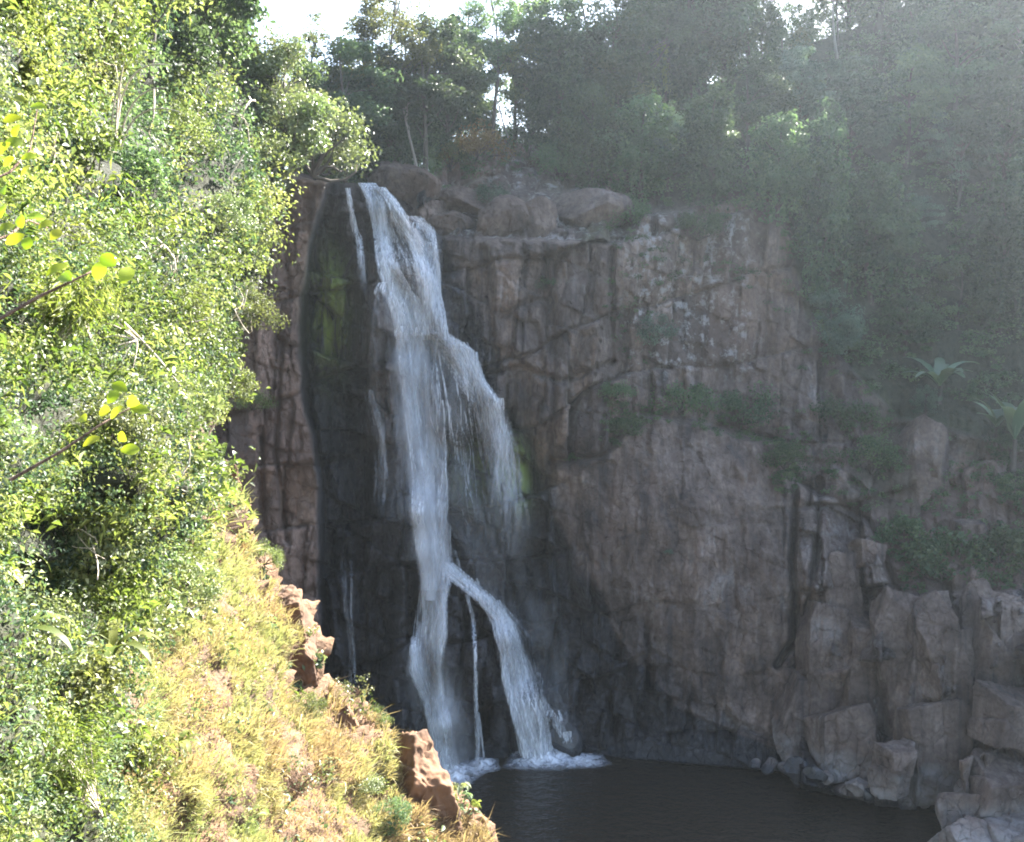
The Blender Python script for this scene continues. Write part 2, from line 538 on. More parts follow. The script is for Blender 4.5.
mid_pts = np.array([(100, 900), (500, 900), (540, 470), (560, 462), (600, 452), (640, 412), (700, 420), (780, 440), (800, 482), (868, 520), (895, 596), (1024, 588), (1150, 580), (1620, 560)], float)

BL = rbf([(100, 160, 78), (100, 500, 74), (100, 850, 72), (240, 200, 76), (300, 190, 76), (335, 180, 77), (240, 420, 72), (300, 420, 73.5), (320, 500, 74),
          (250, 600, 71), (320, 650, 73), (320, 850, 73), (420, 300, 82), (420, 700, 80), (1150, 400, 90)])
BR = rbf([(300, 180, 86), (350, 186, 85), (400, 190, 85.5), (330, 300, 83.5), (370, 320, 81.5), (430, 330, 82), (460, 300, 84), (340, 500, 81), (400, 520, 79.5), (450, 480, 82),
          (520, 480, 84), (340, 700, 79), (400, 700, 79), (450, 770, 79.6), (480, 640, 81), (520, 700, 81.5), (545, 755, 82), (600, 750, 82.4), (600, 640, 83), (560, 560, 84),
          (500, 270, 84), (560, 260, 83.6), (620, 260, 85), (500, 400, 83), (560, 420, 82.5), (620, 400, 84.5), (700, 230, 89), (780, 260, 91), (700, 400, 87), (780, 400, 88),
          (600, 550, 82.3), (700, 500, 83), (790, 500, 84), (700, 740, 81.5), (790, 730, 80.5), (760, 650, 82),
          (850, 440, 86), (900, 480, 84), (1000, 480, 83), (860, 560, 80), (880, 640, 77.5), (860, 760, 75.5), (950, 640, 75), (950, 790, 72.5), (1024, 640, 73), (1024, 800, 69.5), (1150, 640, 71), (1150, 820, 64), (1150, 500, 82), (1500, 500, 66), (1500, 820, 52)])
BT = rbf([(100, 150, 88), (300, 172, 89), (345, 180, 89), (385, 182, 89), (400, 168, 89), (430, 176, 90), (440, 230, 87), (450, 152, 94), (500, 138, 96), (470, 190, 91), (520, 235, 87.5),
          (560, 150, 98), (560, 200, 92), (610, 238, 88), (600, 165, 98), (650, 210, 92), (650, 130, 105), (700, 200, 92), (770, 200, 94), (700, 92, 113), (760, 60, 119), (850, 30, 124),
          (820, 250, 93), (820, 330, 91), (800, 150, 104), (900, 250, 98), (900, 390, 90), (1000, 300, 96), (1000, 420, 89), (1150, 300, 96), (1150, 450, 87), (950, 130, 110), (950, -15, 126), (1150, -95, 128), (1150, 100, 112), (1500, -100, 96), (1500, 200, 84), (1500, 450, 72)])

CU = np.concatenate([np.arange(150, 1136, 1.6), np.arange(1137, 1620, 6.0)])  # coarse columns extend the hillside out of view to block the sun
CV = np.arange(-150, 850, 1.6)
def cliff_depth(U, V):
    """depth (metres ahead) of the rock seen along each pixel direction, and its masks"""
    ridge = np.interp(U, ridge_pts[:, 0], ridge_pts[:, 1])
    Vr = np.maximum(V, ridge)
    wob = 0.6 * fbm(np.stack([U / 26, Vr / 40, U * 0], -1), 4, 3)
    wob2 = fbm(np.stack([U / 60, Vr / 60, U * 0 + 3.3], -1), 3, 9)
    eb = edge_b(Vr)
    sB = sstep(-4, 5, U - eb + wob * 4)
    bl, br, bt = BL(U, Vr), BR(U, Vr), BT(U, Vr)
    base = bl * (1 - sB) + br * sB
    led = np.interp(U, ledge_pts[:, 0], ledge_pts[:, 1]) + wob * 4
    sT = sstep(-2, 4, led - Vr)
    sT = np.where(U < 420, sstep(-3, 8, led - Vr), sT)
    base = base * (1 - sT) + bt * sT
    mid = np.interp(U, mid_pts[:, 0], mid_pts[:, 1]) + wob * 5
    sM = sstep(-1, 7, Vr - mid) * sstep(530, 560, U)
    base = base - sM * np.interp(U, [540, 600, 700, 790, 860, 1000], [0.6, 1.3, 2.6, 2.2, 1.8, 2.2])
    # --- region weights
    wet = sstep(-3, 4, U - eb + 3 + wob * 5) * sstep(10, -10, U - wet_r(Vr) + wob * 14) * sstep(150, 190, Vr)
    wet = np.maximum(wet, 0.75 * sstep(735, 765, Vr + wob * 10) * (U < 800))
    wet = np.maximum(wet, 0.55 * np.exp(-((U - wet_r(Vr) - 16) / 22) ** 2) * sstep(480, 620, Vr + wob2 * 40))
    hill = sT * sstep(0, 40, led - Vr + 15) * (1 - sstep(420, 440, U) * sstep(640, 600, U) * sstep(120, 150, Vr))
    hill = np.where(U < 420, sstep(0, 16, led - Vr), hill)
    hill = np.clip(hill, 0, 1)
    smooth = sstep(548, 575, U) * sstep(800, 780, U) * sM
    pile = sstep(786, 815, U) * sM
    tier = sT * (1 - hill)
    blocks = sstep(470, 492, U) * sstep(640, 600, U) * (1 - sT) * (1 - sM)
    # --- blocky fracturing at three sizes
    xw = U + wob * 4; yw = Vr + wob2 * 8
    amp1 = np.clip(0.7 + 0.6 * blocks + 1.3 * pile - 0.52 * smooth - 0.5 * hill + 0.5 * tier + 0.7 * wet, 0.1, 3) * 1.25
    bx, by, r1, r2, r3, e1 = bricks(xw / 44, yw / 74, 21)
    d = amp1 * (1.3 * (r1 - 0.5) + 4.0 * (r2 - 0.5) * bx + 3.4 * (r3 - 0.55) * by)
    tn = 0.5 * r3
    d += amp1 * 0.45 * np.exp(-(e1 / 0.06) ** 2) * (1 - 0.6 * smooth)
    bx, by, r1, r2, r3, e2 = bricks(xw / 19 + 5, yw / 37 + 3, 55, -0.2)
    a2 = np.clip(0.5 + 0.1 * blocks + 0.6 * pile + 0.5 * tier + 1.2 * wet - 0.38 * smooth - 0.25 * hill, 0.06, 3) * 1.2
    d += a2 * (0.8 * (r1 - 0.5) + 2.2 * (r2 - 0.5) * bx + 2.2 * (r3 - 0.55) * by)
    tn = tn + 0.32 * r3
    d += a2 * 0.2 * np.exp(-(e2 / 0.09) ** 2)
    bx, by, r1, r2, r3, e3 = cells((xw + yw * 0.15) / 8, yw / 13, 91, 3.0)
    a3 = np.clip(0.26 + 0.2 * pile + 0.25 * tier + 0.25 * wet - 0.14 * smooth, 0.05, 2)
    tn = tn + 0.18 * r3
    d += a3 * (0.7 * (r1 - 0.5) + 1.4 * (r2 - 0.5) * bx + 1.3 * (r3 - 0.55) * by)
    w = P(U, Vr, base)
    d += 0.28 * fbm(w * np.array([0.9, 0.9, 0.5]), 5, 31, 0.55)
    d += smooth * 0.35 * fbm(w * np.array([0.8, 0.2, 0.10]), 4, 77)
    # --- wet left bulge, black prow, rock between the two lower strands
    dl = seg_dist(U, Vr, [(350, 195), (364, 250), (378, 310), (384, 400), (392, 480), (398, 560)])
    d -= 2.0 * np.exp(-(dl / 20) ** 2)
    dl = seg_dist(U, Vr, [(408, 515), (404, 600), (396, 700), (405, 760)])
    d -= 2.3 * np.exp(-(dl / 17) ** 2)
    top = 568 + (U - 440) * 0.72
    box = sstep(438, 446, U) * sstep(516, 506, U + (Vr - 640) * -0.06) * sstep(-3, 5, Vr - top)
    d -= 2.1 * box
    # rock steps the water jumps off
    stp = 334 + np.maximum(U - 428, 0) * 1.0
    d += 1.5 * sstep(390, 398, U) * sstep(500, 488, U) * sstep(-2, 5, Vr - stp) * sstep(130, 20, Vr - stp)
    d -= 1.1 * np.exp(-(((U - 505) / 14) ** 2 + ((Vr - 402) / 10) ** 2))
    d -= 1.3 * np.exp(-(((U - 565) / 16) ** 2 + ((Vr - 735) / 16) ** 2))
    # rocky knob above the ledge and stepped boulders beside the lip
    d -= 2.6 * np.exp(-(((U - 478) / 42) ** 2 + ((Vr - 175) / 34) ** 2)) * sT
    d -= 2.0 * np.exp(-(((U - 560) / 40) ** 2 + ((Vr - 200) / 26) ** 2)) * sT
    for k, (v0, a) in enumerate(((212, 1.0), (226, 0.7), (190, 0.9))):
        d += a * tier * sstep(3, -1, Vr - v0 - wob2 * 10 - wob * 5)
    # overhang lines under the big blocks
    for pts, a in (([(492, 372), (530, 370), (560, 380), (612, 362)], 1.1), ([(553, 462), (600, 455), (640, 420)], 1.4), ([(500, 318), (545, 300), (545, 245)], .7),
                   ([(612, 250), (612, 360), (600, 450)], 0.8), ([(640, 412), (700, 422), (780, 442)], 0.8), ([(800, 482), (868, 520), (900, 600), (1024, 592)], 0.9)):
        d += a * np.exp(-(seg_dist(U + wob * 4, Vr + wob * 4, pts) / 3.2) ** 2)
    # long vertical cracks and slots
    for pts, a, wd in (([(795, 470), (793, 560), (796, 640), (776, 665)], 2.4, 3.4), ([(819, 480), (816, 560), (806, 620)], 1.6, 3.0), ([(900, 640), (905, 700), (915, 745)], 2.2, 3.2),
                       ([(968, 660), (978, 740), (972, 780)], 2.0, 3.6), ([(935, 600), (946, 650), (975, 720)], 1.6, 3.0), ([(1000, 620), (1003, 680)], 1.8, 6.0),
                       ([(484, 250), (490, 330), (498, 372)], 1.3, 4.0), ([(530, 375), (524, 420), (532, 470)], 1.0, 3.2), ([(516, 372), (512, 420)], 0.9, 2.8), ([(553, 300), (552, 470)], 0.8, 3.0),
                       ([(850, 700), (848, 745)], 1.4, 4.0), ([(880, 690), (884, 755)], 1.0, 4.0), ([(258, 430), (262, 520), (282, 600)], 1.0, 3.0), ([(283, 340), (276, 460), (288, 540)], 0.9, 2.6)):
        d += a * np.exp(-(seg_dist(U + wob * 3, Vr, pts) / wd) ** 2)
    # moss, bare soil, pale crust, red stains
    dl = seg_dist(U, Vr, [(350, 195), (364, 250), (378, 310), (384, 400), (390, 470)])
    wet = wet * (1 - 0.38 * np.exp(-(dl / 20) ** 2))  # bulge lightened by lowering the wet mask, standing in for sky sheen
    moss = np.exp(-(((U - 330) / 17) ** 2 + ((Vr - 310) / 52) ** 2)) * 1.25 + 0.9 * np.exp(-(((U - 519) / 12) ** 2 + ((Vr - 478) / 26) ** 2)) + 0.55 * np.exp(-(((U - 490) / 34) ** 2 + ((Vr - 470) / 40) ** 2))
    moss = moss + 0.12 * tier * sstep(0, 0.6, wob2) + 0.35 * np.exp(-(((U - 1005) / 10) ** 2 + ((Vr - 690) / 18) ** 2))
    moss = np.clip(moss, 0, 1)
    lichen = np.clip(sstep(610, 640, U) * sstep(780, 740, U) * sstep(200, 225, Vr) * sstep(400, 350, Vr) * 0.8 + 0.7 * tier + 0.25 * pile, 0, 1)
    red = np.clip(0.45 * sstep(6, -6, U - eb) + np.exp(-(((U - 460) / 40) ** 2 + ((Vr - 165) / 22) ** 2)) * 0.9 + 0.5 * np.exp(-(((U - 740) / 45) ** 2 + ((Vr - 300) / 70) ** 2)) + 0.35 * sstep(860, 900, U) * (1 - sM), 0, 1)
    soil = np.clip(hill + 0.55 * sstep(800, 860, U) * (1 - sM) * sstep(-0.2, 0.5, wob2), 0, 1)
    masks = np.stack([np.clip(wet, 0, 1), moss, soil, np.ones_like(U)], -1)
    tn = np.clip(0.5 + (tn - 0.5) * (1.3 - 0.7 * smooth) + 0.3 * sstep(6, -6, U - eb), 0, 1)
    masks2 = np.stack([lichen, red, tn, np.ones_like(U)], -1)
    calm = 1 - 0.75 * sstep(715, 755, Vr) * sstep(800, 770, U) * sstep(430, 470, U)
    shore = np.interp(U, [100, 470, 600, 780, 800, 840, 900, 950, 1024, 1150], [790, 772, 756, 770, 782, 793, 806, 815, 838, 855])
    sink = 9.0 * sstep(0, 12, Vr - shore)      # the rock goes on down under the water
    return base + d * calm + sink, ridge, masks, masks2, hill

gu, gv = np.meshgrid(CU, CV)
c_depth, c_ridge, c_mask, c_mask2, c_hill = cliff_depth(gu, gv)
c_pos = P(gu, np.maximum(gv, c_ridge), c_depth)
over = np.maximum(c_ridge - gv, 0) * 0.09          # behind the ridge the ground falls away
c_pos[..., 1] += over * 1.0
c_pos[..., 2] -= over * 0.42

def grid_faces(h, w):
    i = np.arange(h * w).reshape(h, w)
    a, b, c, d = i[:-1, :-1].ravel(), i[:-1, 1:].ravel(), i[1:, 1:].ravel(), i[1:, :-1].ravel()
    return np.stack([a, d, c, b], -1)

cliff = link('cliff', mesh_np('cliff', c_pos, grid_faces(*gu.shape), M['cliff'], smooth=False, attrs={'mask': c_mask.reshape(-1, 4), 'mask2': c_mask2.reshape(-1, 4)}))
tag(cliff, 'tall brown rock cliff around the waterfall and the steep hillside above it', 'cliff', kind='structure')

def grid_normals(p):
    du = np.gradient(p, axis=1); dv = np.gradient(p, axis=0)
    return unit(np.cross(dv, du))

def box_blur(a, k):
    pad = np.pad(a, ((k, k), (k, k)), 'edge')
    c = np.cumsum(pad, 0); c = np.concatenate([np.zeros((1, c.shape[1])), c], 0)
    a = (c[2 * k + 1:] - c[:-2 * k - 1]) / (2 * k + 1)
    c = np.cumsum(a, 1); c = np.concatenate([np.zeros((c.shape[0], 1)), c], 1)
    return (c[:, 2 * k + 1:] - c[:, :-2 * k - 1]) / (2 * k + 1)

def lookup(arr, u, v):
    fu = np.interp(np.asarray(u, float), CU, np.arange(len(CU)))
    fv = np.clip((np.asarray(v, float) - CV[0]) / (CV[1] - CV[0]), 0, len(CV) - 1.001)
    return arr[np.round(fv).astype(int), np.round(fu).astype(int)]

def cliff_at(u, v):
    return lookup(c_pos, u, v)

# ------------------------------------------------------------------ the sunlit bank on the near side
edge_h = poly([(-260, 205), (-100, 232), (0, 240), (60, 262), (120, 284), (165, 288), (200, 268), (260, 258), (330, 246), (400, 228), (440, 206), (470, 214), (500, 226), (530, 232), (560, 250), (600, 282),
               (640, 300), (690, 312), (705, 338), (740, 376), (770, 412), (790, 452), (815, 478), (842, 490), (900, 505), (1100, 540)])
HB = rbf([(-400, 842, 4.5), (-400, 300, 6), (-400, -200, 12), (0, 842, 7.5), (0, 700, 8.5), (0, 600, 9.5), (0, 400, 11), (0, 200, 14), (0, 60, 19), (0, -200, 27), (60, 842, 10), (60, 600, 13), (60, 400, 15), (60, 200, 20),
          (120, 842, 14), (120, 700, 15.5), (120, 600, 18), (120, 400, 21), (120, 200, 28), (120, 40, 34), (120, -200, 44), (200, 842, 18.5), (200, 700, 22), (200, 560, 27), (200, 450, 33), (200, 300, 39), (200, 150, 45), (220, -100, 56),
          (280, 842, 23), (270, 720, 27), (260, 620, 33), (240, 540, 39), (215, 440, 45), (240, 400, 47), (260, 300, 50), (265, 200, 54), (285, 150, 57), (240, 0, 58), (340, 842, 26.5), (340, 740, 32), (310, 690, 35), (300, 640, 37),
          (400, 842, 30), (400, 780, 33), (412, 770, 34), (490, 842, 34), (480, 815, 34.5), (540, 1100, 27), (300, 1100, 16), (0, 1100, 5), (-400, 1100, 3.2)])
HS = np.concatenate([np.arange(-620, -1, 3.0), np.arange(0, 40.01, 0.5)])        # left of the edge in pixels, beyond it in metres
HV = np.arange(-240, 1090, 3.0)
hs, hv = np.meshgrid(HS, HV)
h_edge = edge_h(hv)
h_u = h_edge + np.minimum(hs, 0) + 3.0 * fbm(np.stack([hv / 26, hv / 90, hv * 0], -1), 3, 5) * sstep(-30, 0, hs)
h_Y = HB(h_u, hv)
h_pos = P(h_u, hv, h_Y)
hp = np.maximum(hs, 0)
h_pos = h_pos * (1 + hp * 0.012)[..., None] - hp[..., None] * np.array([0.10, 0, 0.04])
h_n = grid_normals(h_pos)
h_sc = h_Y / 30.0
near_edge = 1 - 0.75 * sstep(-60, -4, hs) * sstep(470, 420, hv)
lump = fbm(h_pos * 0.45 / np.maximum(h_sc, .35)[..., None], 5, 61) * h_sc * 0.9 * near_edge
lump += fbm(h_pos * 1.6, 4, 71) * 0.18
h_pos = h_pos + h_n * lump[..., None]
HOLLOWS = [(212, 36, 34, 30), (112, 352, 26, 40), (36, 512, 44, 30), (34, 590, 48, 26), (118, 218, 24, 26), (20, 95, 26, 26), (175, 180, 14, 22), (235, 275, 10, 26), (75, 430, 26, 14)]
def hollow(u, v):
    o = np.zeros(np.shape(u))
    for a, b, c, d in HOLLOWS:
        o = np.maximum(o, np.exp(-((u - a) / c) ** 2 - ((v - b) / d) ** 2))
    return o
h_pos = h_pos - h_n * (hollow(h_u, hv) * np.clip(0.055 * h_Y, 0.4, 2.2) * (hs < -8))[..., None]
h_grass = inside(h_u, hv, [(60, 1090), (90, 842), (120, 720), (130, 640), (175, 590), (190, 520), (205, 470), (215, 440), (260, 545), (300, 640), (320, 690), (390, 745), (560, 1090)])
h_earth = np.clip(h_grass * 0.85 + (sstep(-34, -12, hs) + sstep(0, 1, hs)) * sstep(400, 450, hv), 0, 1)
rub = cells(h_pos[..., 1] * 0.9 + h_pos[..., 0] * 0.6, h_pos[..., 2] * 0.8 + h_pos[..., 0] * 0.3, 17, 3.0)
h_pos = h_pos + h_n * (h_earth * sstep(-60, -10, hs) * (0.4 * (rub[2] - 0.5) + 0.5 * (rub[3] - .5) * rub[0] + 0.55 * fbm(h_pos * 1.1, 4, 19)))[..., None]
h_earth = np.clip(h_earth + fbm(h_pos * 0.5, 3, 9) * 0.3 * h_grass, 0, 1)
bank = link('bank', mesh_np('bank', h_pos, grid_faces(*hs.shape), M['bank'], smooth=True, attrs={'earth': h_earth.ravel()}))
tag(bank, 'steep sunlit soil bank falling from the viewpoint to the pool', 'bank', kind='structure')
h_n = grid_normals(h_pos)
flip = np.sum(h_n * (-h_pos), -1) < 0
h_n = np.where(flip[..., None], -h_n, h_n)

def bank_idx(u, v):
    s = np.minimum(np.asarray(u, float) - edge_h(v), -0.01)
    iv = np.clip(np.round((np.asarray(v, float) - HV[0]) / 3.0).astype(int), 0, len(HV) - 1)
    iu = np.clip(np.round((s - HS[0]) / 3.0).astype(int), 0, 206)
    return iv, iu
def bank_at(u, v):
    return h_pos[bank_idx(u, v)]
def bank_n(u, v):
    return h_n[bank_idx(u, v)]

# ------------------------------------------------------------------ pool and lower ground
def sheet(name, x0, x1, y0, y1, z, mat, n=2):
    xs = np.linspace(x0, x1, n); ys = np.linspace(y0, y1, n)
    X, Yy = np.meshgrid(xs, ys)
    return link(name, mesh_np(name, np.stack([X, Yy, X * 0 + z], -1), grid_faces(n, n)[:, ::-1], mat))
tag(sheet('ground', -210, 230, -60, 250, -37.5, M['bank']), 'soil floor of the valley', 'ground', kind='structure')
M['bank'].node_tree  # the same soil as the bank
tag(sheet('pool_water', -60, 120, -40, 100, POOL_Z, M['pool']), 'dark still plunge pool below the waterfall', 'pool', kind='structure')

# ------------------------------------------------------------------ haze
def haze():
    m, nt, out = new_mat('haze_air')
    pv = nt.nodes.new('ShaderNodeVolumePrincipled')
    pv.inputs['Color'].default_value = (0.77, 0.89, 1.0, 1)
    pv.inputs['Density'].default_value = HAZE_DENSITY
    pv.inputs['Anisotropy'].default_value = 0.68
    nt.links.new(pv.outputs[0], out.inputs['Volume'])
    x0, x1, y0, y1, z0, z1 = -215, 235, -65, 255, -39, 82
    v = [(x, y, z) for z in (z0, z1) for y in (y0, y1) for x in (x0, x1)]
    f = [(0, 2, 3, 1), (4, 5, 7, 6), (0, 1, 5, 4), (2, 6, 7, 3), (0, 4, 6, 2), (1, 3, 7, 5)]
    o = link('haze', mesh_np('haze', v, np.array(f), m))
    tag(o, 'thin bright haze filling the valley', 'haze', kind='stuff')
haze()

# ------------------------------------------------------------------ foliage builders
class Leaves:
    def __init__(self):
        self.v, self.var = [], []
    def add(self, C, Nn, size, aspect=0.5, fold=0.18, var=None, axis=None, droop=0.0):
        C = np.asarray(C, float).reshape(-1, 3); Nn = unit(np.asarray(Nn, float).reshape(-1, 3))
        n = len(C)
        size = np.broadcast_to(np.asarray(size, float).ravel(), (n,)) * rng.uniform(0.7, 1.3, n)
        T = rng.normal(size=(n, 3)) if axis is None else np.asarray(axis, float).reshape(-1, 3) + 0.25 * rng.normal(size=(n, 3))
        T = T - Nn * np.sum(T * Nn, -1, keepdims=True)
        T = unit(T)
        B = np.cross(Nn, T)
        s = size[:, None]
        base = C - T * s * 0.5
        tip = C + T * s * 0.5 - np.array([0, 0, 1]) * s * droop
        up = Nn * s * fold
        q = np.stack([base, C + B * s * aspect * 0.5 + up, tip, C - B * s * aspect * 0.5 + up], 1)
        self.v.append(q.reshape(-1, 3))
        if var is None:
            var = rng.uniform(0, 1, n)
        self.var.append(np.repeat(np.clip(var, 0, 1), 4))
    def clumps(self, C, R, m, size, up=0.5, flat=0.75, aspect=0.5, var=None, spread=0.5, shell=2.2, droop=0.0, jit=0.7):
        C = np.asarray(C, float).reshape(-1, 3); n = len(C)
        if n == 0: return
        R = np.broadcast_to(np.asarray(R, float), (n,))
        size = np.broadcast_to(np.asarray(size, float), (n,))
        d = unit(rng.normal(size=(n, m, 3)))
        r = R[:, None] * rng.uniform(0, 1, (n, m)) ** (1 / shell)
        p = d * r[..., None]
        p[..., 2] *= flat
        nn = d * 0.55 + np.array([0, 0, up]) + jit * rng.normal(size=(n, m, 3))
        cv = rng.uniform(0.15, 0.85, n) if var is None else np.broadcast_to(var, (n,))
        vv = cv[:, None] + spread * (rng.uniform(0, 1, (n, m)) - 0.5)
        self.add((C[:, None] + p).reshape(-1, 3), nn.reshape(-1, 3), np.repeat(size, m), aspect, 0.18, vv.ravel(), droop=droop)
    def mesh(self, name, mat):
        v = np.concatenate(self.v); k = len(v) // 4
        i = np.arange(k)[:, None] * 4
        f = np.concatenate([i + np.array([[0, 1, 2]]), i + np.array([[0, 2, 3]])], 0)
        return mesh_np(name, v, f, mat, attrs={'var': np.concatenate(self.var)})

class Tubes:
    def __init__(self):
        self.v, self.f, self.n = [], [], 0
    def add(self, pts, radii, seg=6):
        pts = np.asarray(pts, float); k = len(pts)
        radii = np.broadcast_to(np.asarray(radii, float), (k,))
        t = unit(np.gradient(pts, axis=0))
        ref = np.where(np.abs(t[:, 2:3]) > 0.9, np.array([[1.0, 0, 0]]), np.array([[0, 0, 1.0]]))
        a = unit(np.cross(t, ref)); b = np.cross(t, a)
        ang = np.linspace(0, 2 * math.pi, seg, endpoint=False)
        ring = pts[:, None] + radii[:, None, None] * (np.cos(ang)[None, :, None] * a[:, None] + np.sin(ang)[None, :, None] * b[:, None])
        self.v.append(ring.reshape(-1, 3))
        i = np.arange(k * seg).reshape(k, seg)
        A, B = i[:-1], np.roll(i[:-1], -1, 1)
        Cc, D = np.roll(i[1:], -1, 1), i[1:]
        self.f.append(np.stack([A, B, Cc, D], -1).reshape(-1, 4) + self.n)
        self.n += k * seg
    def mesh(self, name, mat):
        return mesh_np(name, np.concatenate(self.v), np.concatenate(self.f), mat, smooth=True)

def bend(a, b, sag=0.0, wob=0.0, k=8):
    a = np.asarray(a, float); b = np.asarray(b, float)
    t = np.linspace(0, 1, k)[:, None]
    p = a + (b - a) * t
    p[:, 2] += (sag * 4 * t * (1 - t))[:, 0]
    if wob:
        off = rng.normal(size=(3, 3)) * wob
        p += np.sin(t * math.pi) * off[0] + np.sin(2 * t * math.pi) * off[1] * 0.5
    return p

def make_tree(kind, H=14.0, R=4.2, low=0.35, n=70, m=110, leaf=0.30, cr=1.1, flat=0.7, sparse=0.0, lean=0.0, bark='bark', leafmat='lf_mid', tr=0.22, up=0.85, limbs=12, seed=0):
    """a tree standing at its own origin: trunk with limbs, and a crown of separate leaf clumps with gaps"""
    t = Tubes(); L = Leaves()
    top = np.array([lean * H, rng.normal() * 0.4, H * 0.86])
    tp = bend((0, 0, -0.6), top, 0, H * 0.025, 12)
    t.add(tp, np.linspace(tr * 1.25, tr * 0.3, 12), 8)
    cs, rs = [], []
    tries = 0
    while len(cs) < n and tries < 8000:
        tries += 1
        q = rng.uniform(-1, 1, 3)
        if np.sum(q * q) > 1: continue
        zz = q[2] * 0.5 + 0.5
        if kind == 'vine':
            prof = 0.55 + 0.45 * math.sin(2.6 * zz + 0.4) + 0.25 * vnoise(np.array([[zz * 5, seed * 3.1, 0.5]]), 7)[0]
        elif kind == 'tall':
            prof = 0.5 + 0.6 * math.sin(math.pi * min(zz * 0.8 + 0.15, 1))
        else:
            prof = 1.0
        c = np.array([q[0] * R * prof + lean * H * zz, q[1] * R * prof, H * (low + (1 - low) * zz)])
        if kind != 'vine':
            g = vnoise(np.array([c / (R * 0.62) + seed * 7.7]), 13)[0]
            if g < sparse - 0.35: continue
            rr = np.hypot(q[0], q[1]) ** 2 + q[2] ** 2
            if rr < 0.18 and rng.uniform() < 0.6: continue
        if kind == 'layered':
            c[2] = H * low + round((c[2] - H * low) / (H * 0.11)) * H * 0.11 + rng.normal() * 0.12
        cs.append(c); rs.append(cr * rng.uniform(0.6, 1.35))
    cs = np.array(cs); rs = np.array(rs)
    fl = 0.32 if kind == 'layered' else flat
    L.clumps(cs, rs, m, leaf, up=up, flat=fl, droop=0.25 if kind == 'vine' else 0.1, jit=0.5, spread=0.35)
    if kind == 'vine':
        for k in range(60):
            a = rng.uniform(0, 6.28); rad = R * rng.uniform(0.5, 1.0)
            z1 = H * rng.uniform(0.25, 0.95); ln = rng.uniform(1.5, 5.0)
            zz = np.linspace(z1, max(z1 - ln, 0.1), 26)
            c = np.stack([np.cos(a) * rad + 0 * zz + lean * zz, np.sin(a) * rad + 0 * zz, zz], -1) + rng.normal(size=(26, 3)) * 0.12
            L.add(c, rng.normal(size=(26, 3)) + np.array([0, -1, 0.2]), leaf, 0.55)
    for c in cs[rng.permutation(len(cs))[:limbs]]:
        z = min(max(c[2] - rng.uniform(0.1, 0.25) * H, H * 0.15), H * 0.8)
        k = int(np.argmin(np.abs(tp[:, 2] - z)))
        t.add(bend(tp[k], c, R * 0.06, R * 0.06, 7), np.linspace(tr * 0.42, tr * 0.07, 7), 5)
    root = empty('tree', (0, 0, 0))
    link('trunk', t.mesh('trunk', M[bark]), root)
    link('crown', L.mesh('crown', M[leafmat]), root)
    return root

def make_shrub(R=1.0, n=26, m=90, leaf=0.09, cr=0.34, up=0.5, aspect=0.5, leafmat='lf_bank', flat=0.8, stems=9, droop=0.1, tall=1.0):
    t = Tubes(); L = Leaves()
    d = unit(rng.normal(size=(n, 3))); d[:, 2] = np.abs(d[:, 2])
    cs = d * R * rng.uniform(0.35, 1.0, (n, 1)) ** 0.5
    cs[:, 2] = cs[:, 2] * tall + 0.15 * R
    L.clumps(cs, cr * rng.uniform(0.7, 1.3, n), m, leaf, up=up, flat=flat, aspect=aspect, droop=droop)
    for c in cs[:stems]:
        t.add(bend((0, 0, -0.15), c, 0, R * 0.12, 6), np.linspace(0.035 * R, 0.008 * R, 6), 5)
    root = empty('shrub', (0, 0, 0))
    link('stem', t.mesh('stem', M['bark']), root)
    link('foliage', L.mesh('foliage', M[leafmat]), root)
    return root

def make_feathery(R=1.2, n=22, leafmat='lf_bank', ln=0.16):
    """arching bamboo-like sprays with narrow hanging leaves"""
    t = Tubes(); L = Leaves()
    for k in range(n):
        a = rng.uniform(0, 6.28); o = rng.uniform(0.35, 1.0) * R
        tip = np.array([math.cos(a) * o, math.sin(a) * o, R * rng.uniform(0.5, 1.4)])
        p = bend((0, 0, -0.1), tip, R * 0.35, R * 0.05, 14)
        t.add(p, np.linspace(0.014 * R, 0.003 * R, 14), 4)
        for q in p[4:]:
            mm = 9
            L.add(q + rng.normal(size=(mm, 3)) * 0.09 * R, rng.normal(size=(mm, 3)) * 0.6 + np.array([0, 0, 0.6]), ln, 0.16, 0.05, axis=np.tile([math.cos(a), math.sin(a), -0.6], (mm, 1)), droop=0.2)
    root = empty('shrub', (0, 0, 0))
    link('stem', t.mesh('stem', M['cane']), root)
    link('foliage', L.mesh('foliage', M[leafmat]), root)
    return root

def blade_leaf(length, width, arch, k=12, fold=0.18, tear=0.0):
    """one long leaf blade from the origin, along +X and arching over, with a folded midrib"""
    s = np.linspace(0, 1, k)
    ang = arch[0] + (arch[1] - arch[0]) * s
    ds = length / (k - 1)
    x = np.concatenate([[0], np.cumsum(np.cos(ang[:-1]) * ds)]); z = np.concatenate([[0], np.cumsum(np.sin(ang[:-1]) * ds)])
    w = width * np.sin(np.pi * np.clip(s * 0.93 + 0.05, 0, 1)) ** 0.7 * 0.5
    w[:2] *= 0.35
    if tear:
        w = w * (1 - tear * rng.uniform(0, 1, k))
    L_ = np.stack([x, w, z + w * fold], -1); C_ = np.stack([x, 0 * x, z], -1); R_ = np.stack([x, -w, z + w * fold], -1)
    v = np.stack([L_, C_, R_], 1).reshape(-1, 3)
    i = np.arange(k - 1) * 3
    f = np.concatenate([np.stack([i, i + 1, i + 4, i + 3], -1), np.stack([i + 1, i + 2, i + 5, i + 4], -1)])
    return v, f

